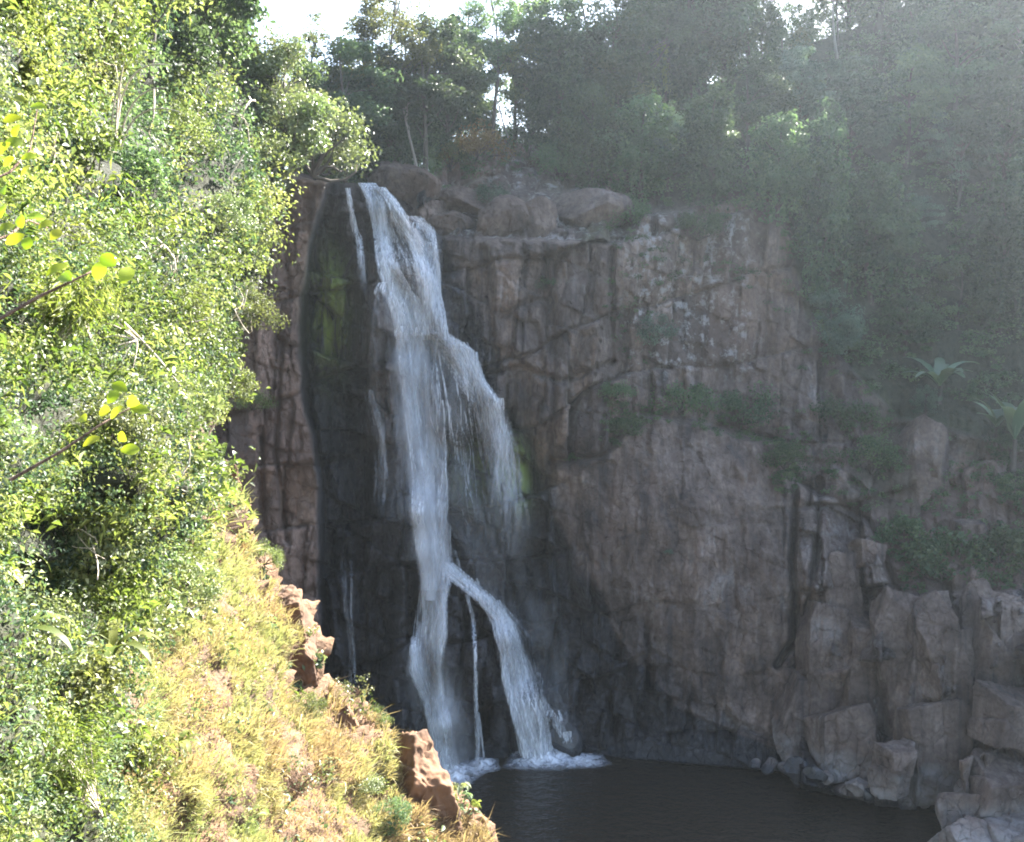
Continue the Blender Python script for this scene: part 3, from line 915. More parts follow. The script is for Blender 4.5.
def make_leafy(name, H, nleaf, length, width, leafmat, stem_r=0.1, arch=(1.2, -0.4), stem_mat='lf_banana', part='leaf'):
    root = empty(name, (0, 0, 0))
    t = Tubes(); t.add(bend((0, 0, -0.3), (0.05, 0, H), 0, 0.04, 6), np.linspace(stem_r, stem_r * 0.6, 6), 8)
    me = t.mesh('stem', M['bark'])
    link('stem', me, root)
    for k in range(nleaf):
        a = k * 2.4 + rng.uniform(-0.3, 0.3)
        v, f = blade_leaf(length * rng.uniform(0.75, 1.15), width * rng.uniform(0.8, 1.15), (arch[0] + rng.uniform(-0.3, 0.2), arch[1] + rng.uniform(-0.6, 0.3)), tear=0.28)
        ca, sa = math.cos(a), math.sin(a)
        v = np.stack([v[:, 0] * ca - v[:, 1] * sa, v[:, 0] * sa + v[:, 1] * ca, v[:, 2] + H * rng.uniform(0.82, 1.0)], -1)
        link(part, mesh_np(part, v, f, M[leafmat], smooth=True, attrs={'var': np.full(len(v), rng.uniform(0, 1))}), root)
    return root

PROTO_USED = set()
def place(proto, name, loc, scale, label, cat, group=None, rz=None, mat=None, tilt=(0, 0), barkmat=None):
    """the first placing moves the thing itself, later ones copy it with its parts"""
    if proto.name not in PROTO_USED:
        o = proto; key = True
        o.name = name
        PROTO_USED.add(o.name)
    else:
        o = copy_tree(proto)
        o.name = name
    o.location = tuple(float(c) for c in loc)
    sc = scale if isinstance(scale, (tuple, list)) else (scale,) * 3
    o.scale = sc
    o.rotation_euler = (tilt[0], tilt[1], rng.uniform(0, 6.28) if rz is None else rz)
    tag(o, label, cat, group)
    for c in [x for x in bpy.data.objects if x.parent == o]:
        which = mat if c.name.startswith(('crown', 'foliage', 'leaf')) else barkmat
        if which and c.material_slots:
            c.material_slots[0].link = 'OBJECT'
            c.material_slots[0].material = M[which]
    return o
#@@REST@@
# ------------------------------------------------------------------ the waterfall
def min_filter(a, k):
    o = a.copy()
    for s_ in range(-k, k + 1):
        o = np.minimum(o, np.roll(a, s_, 1))
    b = o.copy()
    for s_ in range(-k, k + 1):
        o = np.minimum(o, np.roll(b, s_, 0))
    return o
c_smooth = box_blur(c_depth, 4)
c_front = box_blur(min_filter(c_depth, 3), 3)
def fall_depth(u, v):
    return lookup(c_front, u, v)

class Ribbons:
    def __init__(self):
        self.v, self.f, self.uv, self.a, self.n = [], [], [], [], 0
    def strand(self, path, n, width, alpha, off=(0.35, 0.9), ln=(60, 190), wander=2.5, free=0.0, edge_bias=0.0, full=0.0, tail=0.0, soft=1.6):
        p = np.array(path, float)
        v0, v1 = p[0, 0], p[-1, 0]
        for k in range(n):
            s = rng.beta(soft, soft)
            if edge_bias and rng.uniform() < edge_bias:
                s = s ** 3 if rng.uniform() < 0.5 else 1 - s ** 3
            L_ = rng.uniform(*ln)
            if rng.uniform() < full or L_ >= (v1 - v0):
                a, b = v0, v1
            else:
                a = rng.uniform(v0 - 0.35 * L_, v1 - 0.5 * L_); b = a + L_
                a, b = max(a, v0), min(b, v1)
            m = max(int((b - a) / 3.0), 4)
            v = np.linspace(a, b, m)
            ul = np.interp(v, p[:, 0], p[:, 1]); ur = np.interp(v, p[:, 0], p[:, 2])
            s2 = np.clip(s + 0.10 * vnoise(np.stack([v / 30, v * 0 + k * 3.7, v * 0], -1), 5), 0, 1)
            u = ul + (ur - ul) * s2 + wander * vnoise(np.stack([v / 45, v * 0 + k * 1.3, v * 0 + 8], -1), 6)
            o = rng.uniform(*off)
            Y = fall_depth(u, v) - o
            if free:      # free fall: the thread keeps its depth instead of following every hollow
                Y = np.minimum.accumulate(Y) * free + Y * (1 - free)
            kk = np.ones(7) / 7
            if m > 9:
                Y = np.convolve(np.pad(Y, 3, 'edge'), kk, 'valid')
            C = P(u, v, Y)
            w = width * rng.uniform(0.5, 1.5) * (0.85 + 0.4 * vnoise(np.stack([v / 40, v * 0 + k, v * 0 + 2], -1), 8))[:, None]
            yaw = rng.uniform(-0.5, 0.5)
            d = np.array([math.cos(yaw), math.sin(yaw), 0.0])
            # a shallow curved cross-section, five points wide
            tt = np.array([-1, -0.5, 0, 0.5, 1.0])
            ring = C[:, None] + d * (w * tt[None])[..., None] * 0.5 - np.array([0, 1, 0]) * ((1 - tt ** 2) * 0.22)[None, :, None] * w[:, None]
            al = alpha * rng.uniform(0.55, 1.0)
            t = np.linspace(0, 1, m)
            fade = np.minimum(1, np.minimum(t / 0.16 if a > v0 + 1 else 1 + 0 * t, (1 - t) / 0.2 if b < v1 - 1 else 1 + 0 * t))
            if tail:
                fade = np.minimum(fade, np.clip((v1 - v) / (tail * (v1 - v0)), 0, 1) ** 1.3)
            self.v.append(ring.reshape(-1, 3))
            self.a.append(np.repeat(al * fade, 5))
            run = np.linspace(0, (b - a) * 0.08, m)
            self.uv.append(np.stack([np.tile((tt + 1) / 2, m), np.repeat(run, 5)], -1))
            i = np.arange(m * 5).reshape(m, 5)
            self.f.append(np.stack([i[:-1, :-1], i[1:, :-1], i[1:, 1:], i[:-1, 1:]], -1).reshape(-1, 4) + self.n)
            self.n += m * 5
    def build(self, name, mat, parent):
        me = mesh_np(name, np.concatenate(self.v), np.concatenate(self.f), M[mat], smooth=True, attrs={'a': np.concatenate(self.a)}, uv=np.concatenate(self.uv))
        return link(name, me, parent)

fall = empty('waterfall', (0, 0, 0))
tag(fall, 'white waterfall dropping in strands down the dark wet rock into the pool', 'waterfall')
r = Ribbons()      # from the lip down to the first rock step
r.strand([(183, 358, 372), (200, 366, 392), (225, 372, 412), (255, 378, 436), (290, 390, 440), (335, 396, 446)], 60, 0.34, 0.6, ln=(40, 130), full=0.25)
r.strand([(183, 360, 374), (200, 368, 384), (225, 374, 386), (260, 378, 392), (285, 384, 408), (310, 392, 425), (340, 398, 434)], 170, 0.34, 1.1, ln=(40, 140), full=0.4)
r.strand([(187, 372, 384), (200, 384, 396), (222, 396, 410), (240, 408, 424), (262, 416, 438), (290, 420, 440), (335, 424, 446)], 150, 0.30, 1.1, ln=(40, 130), full=0.35)
r.strand([(216, 405, 420), (228, 418, 436), (245, 428, 438), (300, 434, 442), (340, 438, 450)], 60, 0.22, 0.9, ln=(40, 90), full=0.3)
r.build('cascade', 'fall', fall)
r = Ribbons()      # the long left strand
r.strand([(318, 393, 436), (345, 396, 436), (380, 400, 438), (430, 406, 444), (480, 410, 446), (530, 413, 448), (575, 420, 452), (600, 424, 446)], 118, 0.52, 0.7, ln=(70, 240), full=0.25, free=0.6)
r.strand([(330, 398, 424), (400, 406, 432), (470, 413, 440), (540, 418, 444), (590, 424, 444)], 102, 0.49, 1.1, ln=(80, 260), full=0.4, free=0.6)
r.strand([(585, 422, 446), (620, 424, 444), (640, 414, 444), (668, 412, 440), (700, 424, 444), (740, 434, 452), (776, 438, 462)], 118, 0.49, 1.0, ln=(60, 190), full=0.35, edge_bias=0.35)
r.build('strand', 'silk', fall)
r = Ribbons()      # the right strand and the way it thins out
r.strand([(328, 418, 440), (345, 432, 466), (365, 446, 478), (390, 462, 490), (402, 474, 500)], 94, 0.29, 0.8, ln=(30, 75), full=0.35)
r.strand([(332, 430, 436), (338, 442, 456), (350, 462, 474), (380, 474, 484), (400, 480, 500), (430, 484, 512), (470, 490, 520), (520, 494, 524)], 80, 0.31, 0.95, ln=(50, 130), full=0.3, free=0.5, tail=0.6)
r.strand([(398, 470, 502), (430, 480, 514), (480, 490, 524), (560, 484, 530)], 45, 0.32, 0.6, ln=(60, 150), full=0.2, free=0.7, tail=0.7)
r.build('strand', 'fall', fall)
r = Ribbons()      # the strand that slides off the black rock
r.strand([(562, 440, 448), (572, 444, 462), (584, 458, 476), (600, 478, 494), (618, 494, 508), (645, 500, 520), (690, 508, 534), (730, 518, 546), (758, 524, 554)], 155, 0.37, 1.1, ln=(60, 190), full=0.15, free=0.3, wander=5.0, soft=1.1)
r.strand([(600, 480, 500), (640, 502, 528), (690, 510, 536), (756, 524, 550)], 81, 0.41, 0.8, ln=(80, 200), full=0.2, wander=5.0, soft=1.2)
r.build('strand', 'fall', fall)
v_end = lambda q: q[-1][0]
for path, n, w, a in (([(594, 465, 470), (620, 471, 475), (660, 474, 477), (700, 475, 478), (740, 476, 484), (768, 475, 488)], 22, 0.2, 0.75),
                      ([(676, 533, 540), (700, 541, 546), (715, 547, 556), (730, 556, 566), (748, 568, 582)], 26, 0.22, 0.8),
                      ([(188, 346, 349), (215, 350, 354), (232, 353, 358), (238, 356, 362), (258, 358, 364), (290, 360, 368)], 24, 0.2, 0.9),
                      ([(390, 362, 372), (430, 372, 384), (470, 374, 388), (520, 372, 384)], 16, 0.2, 0.45),
                      ([(560, 340, 352), (620, 344, 352), (650, 349, 354), (720, 350, 356)], 14, 0.2, 0.4),
                      ([(550, 452, 456), (570, 456, 462), (600, 476, 482)], 8, 0.12, 0.5),
                      ([(505, 412, 418), (540, 418, 426), (580, 424, 436)], 26, 0.2, 0.75)):
    r = Ribbons(); r.strand(path, n, w, a, ln=(40, 110), full=0.5, wander=1.2, off=(0.2, 0.45), tail=0.35 if v_end(path) < 735 else 0); r.build('trickle', 'fall', fall)
r = Ribbons()      # crisp threads over the silky sheets, and the white bursts where water meets a rock step
for path, n in (([(335, 398, 440), (400, 404, 440), (470, 411, 446), (540, 416, 450), (585, 422, 450)], 60), ([(330, 430, 446), (350, 446, 474), (385, 466, 488), (402, 478, 500), (450, 486, 514), (490, 490, 522)], 44),
                ([(400, 440, 470), (470, 440, 480), (560, 440, 500)], 14), ([(590, 420, 446), (640, 413, 445), (672, 412, 442), (706, 426, 446), (774, 438, 460)], 50), ([(568, 442, 452), (586, 462, 478), (620, 496, 512), (690, 510, 538), (756, 526, 552)], 60),
                ([(350, 440, 476), (420, 450, 496), (500, 455, 510)], 10)):
    r.strand(path, int(n * 1.4), 0.18, 1.25, ln=(25, 110), full=0.05, wander=3.5, off=(0.45, 1.0), soft=1.0, tail=0.5 if path[-1][0] < 570 else 0.0)
r.build('strand', 'fall', fall)
for u, v, w_, h_, n in ((372, 190, 8, 14, 14), (420, 222, 10, 16, 16), (432, 246, 7, 16, 12), (388, 286, 12, 20, 24), (410, 300, 16, 20, 20), (402, 330, 10, 18, 18), (424, 330, 12, 18, 22), (458, 346, 14, 14, 24), (474, 356, 8, 16, 18), (486, 397, 12, 16, 26),
                        (500, 402, 8, 18, 16), (420, 505, 6, 26, 12), (448, 566, 10, 12, 16), (470, 582, 10, 12, 14), (498, 612, 9, 14, 16), (414, 640, 5, 22, 12), (536, 676, 8, 14, 12), (556, 714, 10, 12, 12), (566, 735, 10, 12, 12),
                        (450, 768, 10, 14, 22), (540, 748, 16, 16, 26), (478, 762, 6, 12, 10)):
    r = Ribbons()
    r.strand([(v - 4, u - w_ * 0.7, u + w_ * 0.7), (v + 3, u - w_, u + w_), (v + h_, u - w_ * 1.1, u + w_ * 1.1)], int(n * 1.3), 0.28, 1.5, ln=(8, h_), wander=3.0, off=(0.5, 1.1), soft=1.5, tail=0.6)
    r.build('splash', 'fall', fall)
r = Ribbons()      # fine spray hanging between the strands
r.strand([(340, 430, 470), (420, 430, 505), (520, 430, 545), (600, 470, 555), (700, 520, 570)], 80, 1.3, 0.24, ln=(90, 220), off=(0.5, 1.6), wander=6, tail=0.6)
r.strand([(230, 385, 440), (330, 395, 446), (420, 398, 450), (560, 405, 455)], 60, 1.2, 0.34, ln=(90, 180), off=(0.4, 1.0), wander=4)
r.strand([(600, 500, 560), (700, 505, 580), (752, 505, 585)], 40, 1.4, 0.16, ln=(70, 140), off=(0.4, 1.6), wander=6)
r.strand([(640, 405, 460), (770, 425, 480)], 40, 1.2, 0.28, ln=(70, 130), off=(0.3, 1.0), wander=5)
r.strand([(240, 352, 395), (330, 360, 398), (440, 372, 404), (520, 380, 410)], 40, 0.6, 0.22, ln=(60, 140), off=(0.2, 0.5), wander=5)
r.build('spray', 'spray', fall)

def pool_point(u, v):
    """where the pixel direction meets the pool"""
    d = P(u, v, 1.0)
    return d * (POOL_Z / d[..., 2])[..., None]

def foam_material():
    m, nt, out = new_mat('pool_foam')
    p = pos_scaled(nt, 1, 1, 1)
    n = noise_n(nt, p, 1.6, 6, 0.7, 0.8)
    a = math_n(nt, 'MULTIPLY', attr(nt, 'a'), ramp(nt, n, [(0.3, (0, 0, 0)), (0.62, (1, 1, 1))]), clamp=True)
    d = N(nt, 'ShaderNodeBsdfDiffuse'); d.inputs[0].default_value = (0.84, 0.87, 0.92, 1)
    tr = N(nt, 'ShaderNodeBsdfTransparent'); m2 = N(nt, 'ShaderNodeMixShader')
    nt.links.new(a, m2.inputs[0]); nt.links.new(tr.outputs[0], m2.inputs[1]); nt.links.new(d.outputs[0], m2.inputs[2])
    nt.links.new(m2.outputs[0], out.inputs[0])
    return m
M['foam'] = foam_material()
for u, v, rx, ry, hh in ((452, 775, 2.8, 2.8, .6), (482, 769, 1.8, 1.5, .4), (542, 757, 3.8, 3.0, .7), (576, 750, 3.2, 1.6, .3)):
    Yf = float(fall_depth(u, v - 10)) - 0.9
    c = P(u, v, Yf); c[2] = POOL_Z
    rr = np.linspace(0, 1, 14); an = np.linspace(0, 2 * math.pi, 49)[:-1]
    R_, A_ = np.meshgrid(rr, an, indexing='ij')
    X = c[0] + rx * R_ * np.cos(A_) * (1 + .2 * np.sin(3 * A_ + u)); Y = c[1] + ry * R_ * np.sin(A_) * (1 + .2 * np.sin(2 * A_ + u))
    Z = POOL_Z + 0.03 + hh * (1 - R_ ** 2) ** 2 * (0.6 + 0.5 * fbm(np.stack([X * 2, Y * 2, X * 0], -1), 3, 4))
    Z = np.maximum(Z, POOL_Z + 0.02)
    i = np.arange(14 * 48).reshape(14, 48)
    f = np.stack([i[:-1], np.roll(i[:-1], -1, 1), np.roll(i[1:], -1, 1), i[1:]], -1).reshape(-1, 4)[:, ::-1]
    link('foam', mesh_np('foam', np.stack([X, Y, Z], -1), f, M['foam'], smooth=True, attrs={'a': (np.clip(1.15 * (1 - R_ ** 1.6), 0, 1)).ravel()}), fall)

# ------------------------------------------------------------------ rocks along the shore and on the ledges
def ico_dirs(level):
    import bmesh
    bm = bmesh.new(); bmesh.ops.create_icosphere(bm, subdivisions=level, radius=1.0)
    bm.verts.ensure_lookup_table()
    v = np.array([x.co[:] for x in bm.verts]); f = np.array([[q.index for q in p.verts] for p in bm.faces])
    bm.free()
    return v, f
ICO = ico_dirs(6)
def rock_mesh(name, sx, sy, sz, mat, planes=7, seed=0, rough=0.05, box=0.75, soft=10.0):
    """a cracked block: a body cut by random flat faces, then weathered"""
    g = np.random.default_rng(seed)
    D, f = ICO
    n = unit(g.normal(size=(planes, 3)))
    n = np.concatenate([n, np.eye(3), -np.eye(3)]) if box else n
    n[-6:] += g.normal(size=(6, 3)) * 0.22 if box else 0
    n = unit(n)
    d = np.concatenate([g.uniform(0.86, 1.15, planes), g.uniform(box * 0.85, box * 1.1, 6)]) if box else g.uniform(0.75, 1.1, planes)
    dot = D @ n.T
    r = np.min(np.where(dot > 0.05, d / np.maximum(dot, 0.05), 9.0), 1)
    p = D * np.minimum(r, 1.35)[:, None]
    q = p * np.array([sx, sy, sz])
    m = min(sx, sy, sz)
    b = cells(q[:, 0] / (m * 0.9) + q[:, 1] * 0.5 / m + seed, q[:, 2] / (m * 1.3) + q[:, 1] * 0.3 / m, seed + 3, 3.0)
    q = q + D * (m * (0.12 * (b[2] - 0.5) + 0.16 * (b[3] - 0.5) * b[0] + 0.16 * (b[4] - 0.5) * b[1] - 0.055 * np.exp(-(b[5] / 0.05) ** 2)))[:, None]
    q = q + D * (rough * m * fbm(q * (1.8 / m), 5, seed + 40, 0.6))[:, None]
    return mesh_np(name, q, f, M[mat], smooth=False)

def rock(u, v, w, h, label, cat='rock', Y=None, dy=0.0, tilt=0.0, mat='rock', seed=1, depth=0.8, name='boulder', group=None, yaw=0.0, box=0.75):
    """w, h in pixels of the picture; turned into metres at the rock's own distance"""
    Yc = (float(lookup(c_smooth, u, v)) if Y is None else Y) + dy
    m = Yc / F
    sx, sz = w * m * 0.5 / 0.85, h * m * 0.5 / 0.85
    o = link(name, rock_mesh(name, sx, max(sx, sz * 0.4) * depth, sz, mat, seed=seed, box=box))
    o.location = tuple(P(u, v, Yc))
    o.rotation_euler = (0, tilt, yaw)
    tag(o, label, cat, group)
    return o

rock(798, 714, 40, 96, 'pointed grey rock fin leaning left at the foot of the cracked cliff', dy=-0.6, tilt=0.30, seed=3, name='rock_fin')
rock(811, 695, 20, 70, 'thin upright rock splinter behind the pointed grey rock fin', dy=-0.3, tilt=-0.12, seed=8, name='rock_fin')
rock(797, 772, 19, 20, 'small round dark boulder sitting alone in the pool edge', dy=-1.2, seed=5, box=0.0, mat='rock_wet')
rock(842, 745, 62, 84, 'blue grey block with an overhanging upper edge at the waterline', dy=-0.8, seed=12, tilt=0.05)
rock(893, 772, 42, 62, 'pale topped boulder with a dark hollow in front, at the waterline', dy=-1.8, seed=23, tilt=0.12)
rock(930, 745, 64, 110, 'broad upright slab with a white waterline stain above blue grey foot', dy=-1.2, seed=31, tilt=-0.10, name='rock_slab')
rock(870, 672, 66, 120, 'tall brown rock slab rising above the blue grey waterline block', dy=0.9, seed=37, tilt=0.03, name='rock_slab')
rock(842, 620, 44, 130, 'narrow brown rock pillar beside the long vertical cracks', dy=0.6, seed=41, name='rock_slab', tilt=-.03)
rock(938, 655, 46, 120, 'smooth leaning rock column below the green creeper patch', dy=0.5, seed=47, tilt=-0.20, name='rock_slab')
rock(976, 655, 40, 110, 'slender upright rock column right of the leaning one', dy=0.4, seed=53, tilt=0.05, name='rock_slab')
rock(1014, 640, 44, 90, 'dark rock column cut off by the picture edge with a mossy slot', dy=-0.4, seed=59, name='rock_slab')
rock(968, 735, 36, 100, 'dark wedge of rock between the white stained slab and the shore boulders', dy=-0.4, seed=61, tilt=-0.08, name='rock_slab')
rock(1012, 722, 70, 70, 'large brown block above the pale foreground boulders', dy=-1.5, seed=67)
rock(1004, 790, 78, 70, 'pale bleached boulder nearest the lower corner of the pool', Y=67.0, seed=71, tilt=0.25)
rock(962, 815, 46, 50, 'blue grey foreground boulder standing furthest out in the water', Y=66.0, seed=73)
rock(1012, 842, 70, 44, 'dark blue boulder in front of the pale bleached boulder', Y=63.5, seed=79)
rock(966, 842, 54, 30, 'small cream boulder at the very bottom of the picture', Y=63.0, seed=83, box=0.0)
rock(566, 742, 24, 26, 'wet black boulder under the small side trickle', dy=-0.3, seed=97, mat='rock_wet', box=0.0)
rock(925, 460, 44, 84, 'square brown rock pillar standing below the banana plants', dy=0.9, seed=101, mat='rock_dry', name='rock_pillar')
rock(968, 545, 36, 60, 'brown rock stub between green creepers on the shaded slope', dy=0.5, seed=103, mat='rock_dry', name='rock_pillar')
rock(868, 552, 34, 24, 'small pale boulder on the ledge above the cracked slabs', dy=-0.5, seed=107, mat='rock_dry')
for k, (u, v, w, h, lb) in enumerate(((405, 182, 46, 30, 'rounded brown boulder just right of the waterfall lip'), (372, 176, 34, 14, 'flat brown boulder at the very lip of the waterfall'),
                                      (424, 218, 36, 26, 'stepped grey boulder beside the upper cascade'), (448, 226, 34, 20, 'low boulder on the ledge right of the upper cascade'),
                                      (500, 222, 44, 34, 'pale square boulder on the long ledge under the dry red plants'), (535, 222, 30, 36, 'narrow pale boulder at the crack in the long ledge'),
                                      (590, 212, 56, 28, 'whitish slab boulder above the long ledge'), (470, 205, 50, 26, 'dark boulder under the dry red plants'))):
    rock(u, v, w, h, lb, dy=-0.2, seed=120 + k * 3, mat='rock_dry', box=0.0)

for u, v, w, h, tl, sd, lb in ((822, 672, 26, 120, 0.02, 401, 'narrow fractured slab just right of the pointed rock fin'), (856, 715, 30, 110, 0.10, 403, 'fractured slab rising over the boulder group at the waterline'),
                               (902, 700, 26, 130, -0.06, 407, 'narrow dark edged slab beside the long slanting crack'), (925, 655, 30, 110, 0.12, 409, 'slab leaning away from the slanting crack'),
                               (950, 700, 30, 120, -0.14, 411, 'slanting slab between the white stained one and the dark wedge'), (990, 690, 28, 110, 0.06, 413, 'tall slab behind the large brown block'),
                               (896, 640, 30, 90, 0.05, 417, 'upper slab directly under the green creeper patch'), (1000, 640, 26, 80, -0.08, 419, 'short upper slab near the mossy slot')):
    rock(u, v, w * 1.5, h * 1.15, lb, dy=0.1, seed=sd, tilt=tl, name='rock_slab', depth=0.7, box=0.8)
for k, (u, v, w) in enumerate(((815, 774, 16), (826, 779, 13), (858, 787, 18), (870, 794, 14), (908, 803, 18), (922, 801, 12), (944, 803, 20), (770, 766, 14), (784, 768, 10), (905, 786, 14), (948, 788, 16), (756, 764, 9))):
    rock(u, v, w, w * 0.8, 'small dark rubble stone at the waterline between the big boulders', dy=-1.3, seed=300 + k, box=0.0, mat='rock_wet' if k % 3 == 0 else 'rock', name='rubble_stone', group='rubble stones along the waterline', yaw=k)

def bluff(u, v, w, h, label, seed, tilt=0.0, Y=None, dy=0.0):
    Yc = float(HB(np.array(u), np.array(v))) + dy + 0.7 if Y is None else Y
    m = Yc / F
    o = link('earth_bluff', rock_mesh('earth_bluff', w * m * 0.55, w * m * 0.7, h * m * 0.55, 'earth', planes=22, seed=seed, rough=0.13, box=0.7))
    o.location = tuple(P(u, v, Yc)); o.rotation_euler = (0, tilt, 0.3)
    tag(o, label, 'bluff')
bluff(226, 495, 30, 80, 'narrow orange earth bluff below the overhanging bushes', 201, 0.05)
bluff(244, 552, 30, 56, 'brown earth shoulder between the narrow bluff and the bare one', 205, -0.2)
bluff(290, 642, 52, 120, 'bare orange earth bluff at the middle of the bank edge', 211, -0.2)
bluff(346, 735, 26, 70, 'small red earth bluff among the dry grass', 217, -0.15)
bluff(418, 802, 78, 116, 'large tan earth bluff at the lower end of the bank', 223, -0.45)
bluff(472, 828, 40, 66, 'last brown earth hump above the pool water', 229, -0.5)

# ------------------------------------------------------------------ trees: prototypes
T = {}
T['broad'] = make_tree('broad', 14, 4.8, 0.30, 72, 95, 0.46, 1.5, 0.5, 0.28, seed=1)
T['broad2'] = make_tree('broad', 13, 4.2, 0.26, 64, 95, 0.44, 1.4, 0.5, 0.30, lean=0.06, seed=2)
T['tall'] = make_tree('tall', 18, 3.6, 0.36, 80, 95, 0.30, 1.0, 0.8, 0.38, seed=3, tr=0.2)
T['tall2'] = make_tree('tall', 17, 3.0, 0.42, 64, 95, 0.28, 0.95, 0.8, 0.42, lean=-0.05, seed=4, tr=0.18)
T['vine'] = make_tree('vine', 15, 3.0, 0.04, 78, 85, 0.42, 1.25, 0.7, 0, seed=5)
T['vine2'] = make_tree('vine', 13, 3.5, 0.03, 72, 88, 0.44, 1.4, 0.6, 0, seed=6)
T['layered'] = make_tree('layered', 9, 4.2, 0.35, 70, 95, 0.24, 1.0, 0.35, 0.2, seed=7)
T['small'] = make_tree('broad', 6, 3.0, 0.12, 50, 110, 0.26, 0.95, 0.5, 0.2, seed=8, tr=0.12)
T['small2'] = make_tree('broad', 5, 3.2, 0.10, 50, 110, 0.27, 0.95, 0.5, 0.25, seed=9, tr=0.12)
TH = dict(broad=14, broad2=13, tall=18, tall2=17, vine=15, vine2=13, layered=9, small=6, small2=5)

def tree(kind, u, vb, vt, label, mat='lf_mid', wide=1.0, group=None, dy=0.0, name='tree', cat='tree', rz=None):
    """stands at the surface seen at (u, vb) and reaches up to row vt"""
    b = cliff_at(u, vb).copy(); b[1] += dy
    h = max((vb - vt) * b[1] / F, 1.5)
    s = h / (TH[kind] * 1.03)
    place(T[kind], name, b, (s * wide, s * wide, s), label, cat, group, rz, mat)

RIDGE = 'trees along the ridge'
for a in (
    ('tall', 318, 176, 18, 'pale yellowish tree on the ridge nearest the sunlit bank', 'lf_olive', 1.1),
    ('broad', 345, 182, 40, 'dark tree over the waterfall lip, beneath the open sky', 'lf_dark', 1.0),
    ('tall2', 372, 178, 2, 'tall thin olive tree reaching into the bright sky above the lip', 'lf_olive', 1.25),
    ('broad', 425, 172, 14, 'round dark green crown on a pale slanting trunk above the cascade', 'lf_dark', .95),
    ('tall', 398, 168, -30, 'tallest thin crowned tree behind the waterfall lip', 'lf_olive', 1.0),
    ('vine2', 392, 172, 70, 'dark creeper hung tree right behind the lip boulders', 'lf_dark', 1.0),
    ('tall2', 462, 150, -8, 'slim tree with sky showing through beside the dark round crown', 'lf_dark', 1.0),
    ('layered', 515, 144, 44, 'pale yellow flat topped tree with visible branches over the knob', 'lf_olive', 0.8),
    ('tall', 492, 142, -20, 'tall hazy tree behind the pale flat topped one', 'lf_mid', 1.0),
    ('vine', 560, 150, -14, 'dark column of creepers right of the pale flat topped tree', 'lf_dark', 1.1),
    ('tall2', 590, 152, -40, 'very tall dark tree above the whitish slab boulder', 'lf_dark', 1.2),
    ('broad2', 618, 158, 10, 'hazy grey green tree left of the yellow green sapling', 'lf_mid', 1.0),
    ('small', 656, 120, 36, 'bright yellow green sapling glowing against the dark ridge trees', 'lf_yellow', 0.4),
    ('tall', 640, 128, -60, 'tall dark tree behind the yellow green sapling', 'lf_dark', 1.15),
    ('broad', 690, 100, -90, 'broad dark ridge tree right of the yellow green sapling', 'lf_dark', 1.0),
    ('tall2', 722, 82, -120, 'tall ridge tree with sunlit leaves at its feet', 'lf_mid', 1.2),
    ('vine', 784, 130, 22, 'creeper draped tree column in front of the bright sky gap', 'lf_dark', 1.0),
    ('tall', 752, 62, -140, 'dark ridge tree left of the bright sky gap', 'lf_mid', 1.0),
    ('tall', 838, 45, -70, 'thin pale trunked tree standing in the bright sky gap', 'lf_olive', 0.8),
    ('small2', 800, 62, 28, 'small olive bush at the foot of the sky gap', 'lf_olive', 0.6),
    ('broad', 876, 30, -160, 'broad tree right of the bright sky gap', 'lf_mid', 1.1),
    ('vine', 925, 90, -70, 'tall creeper wall of a tree left of the pale hanging trunk', 'lf_dark', 1.2),
    ('tall', 985, 70, -120, 'tall dark tree whose pale trunk hangs down the shaded slope', 'lf_dark', 1.2),
    ('vine2', 1025, 110, -110, 'dark creeper tree at the upper corner of the slope', 'lf_dark', 1.3),
    ('broad', 1070, 60, -140, 'dark tree partly beyond the picture edge high on the slope', 'lf_dark', 1.3),
):
    tree(*a, group=RIDGE)

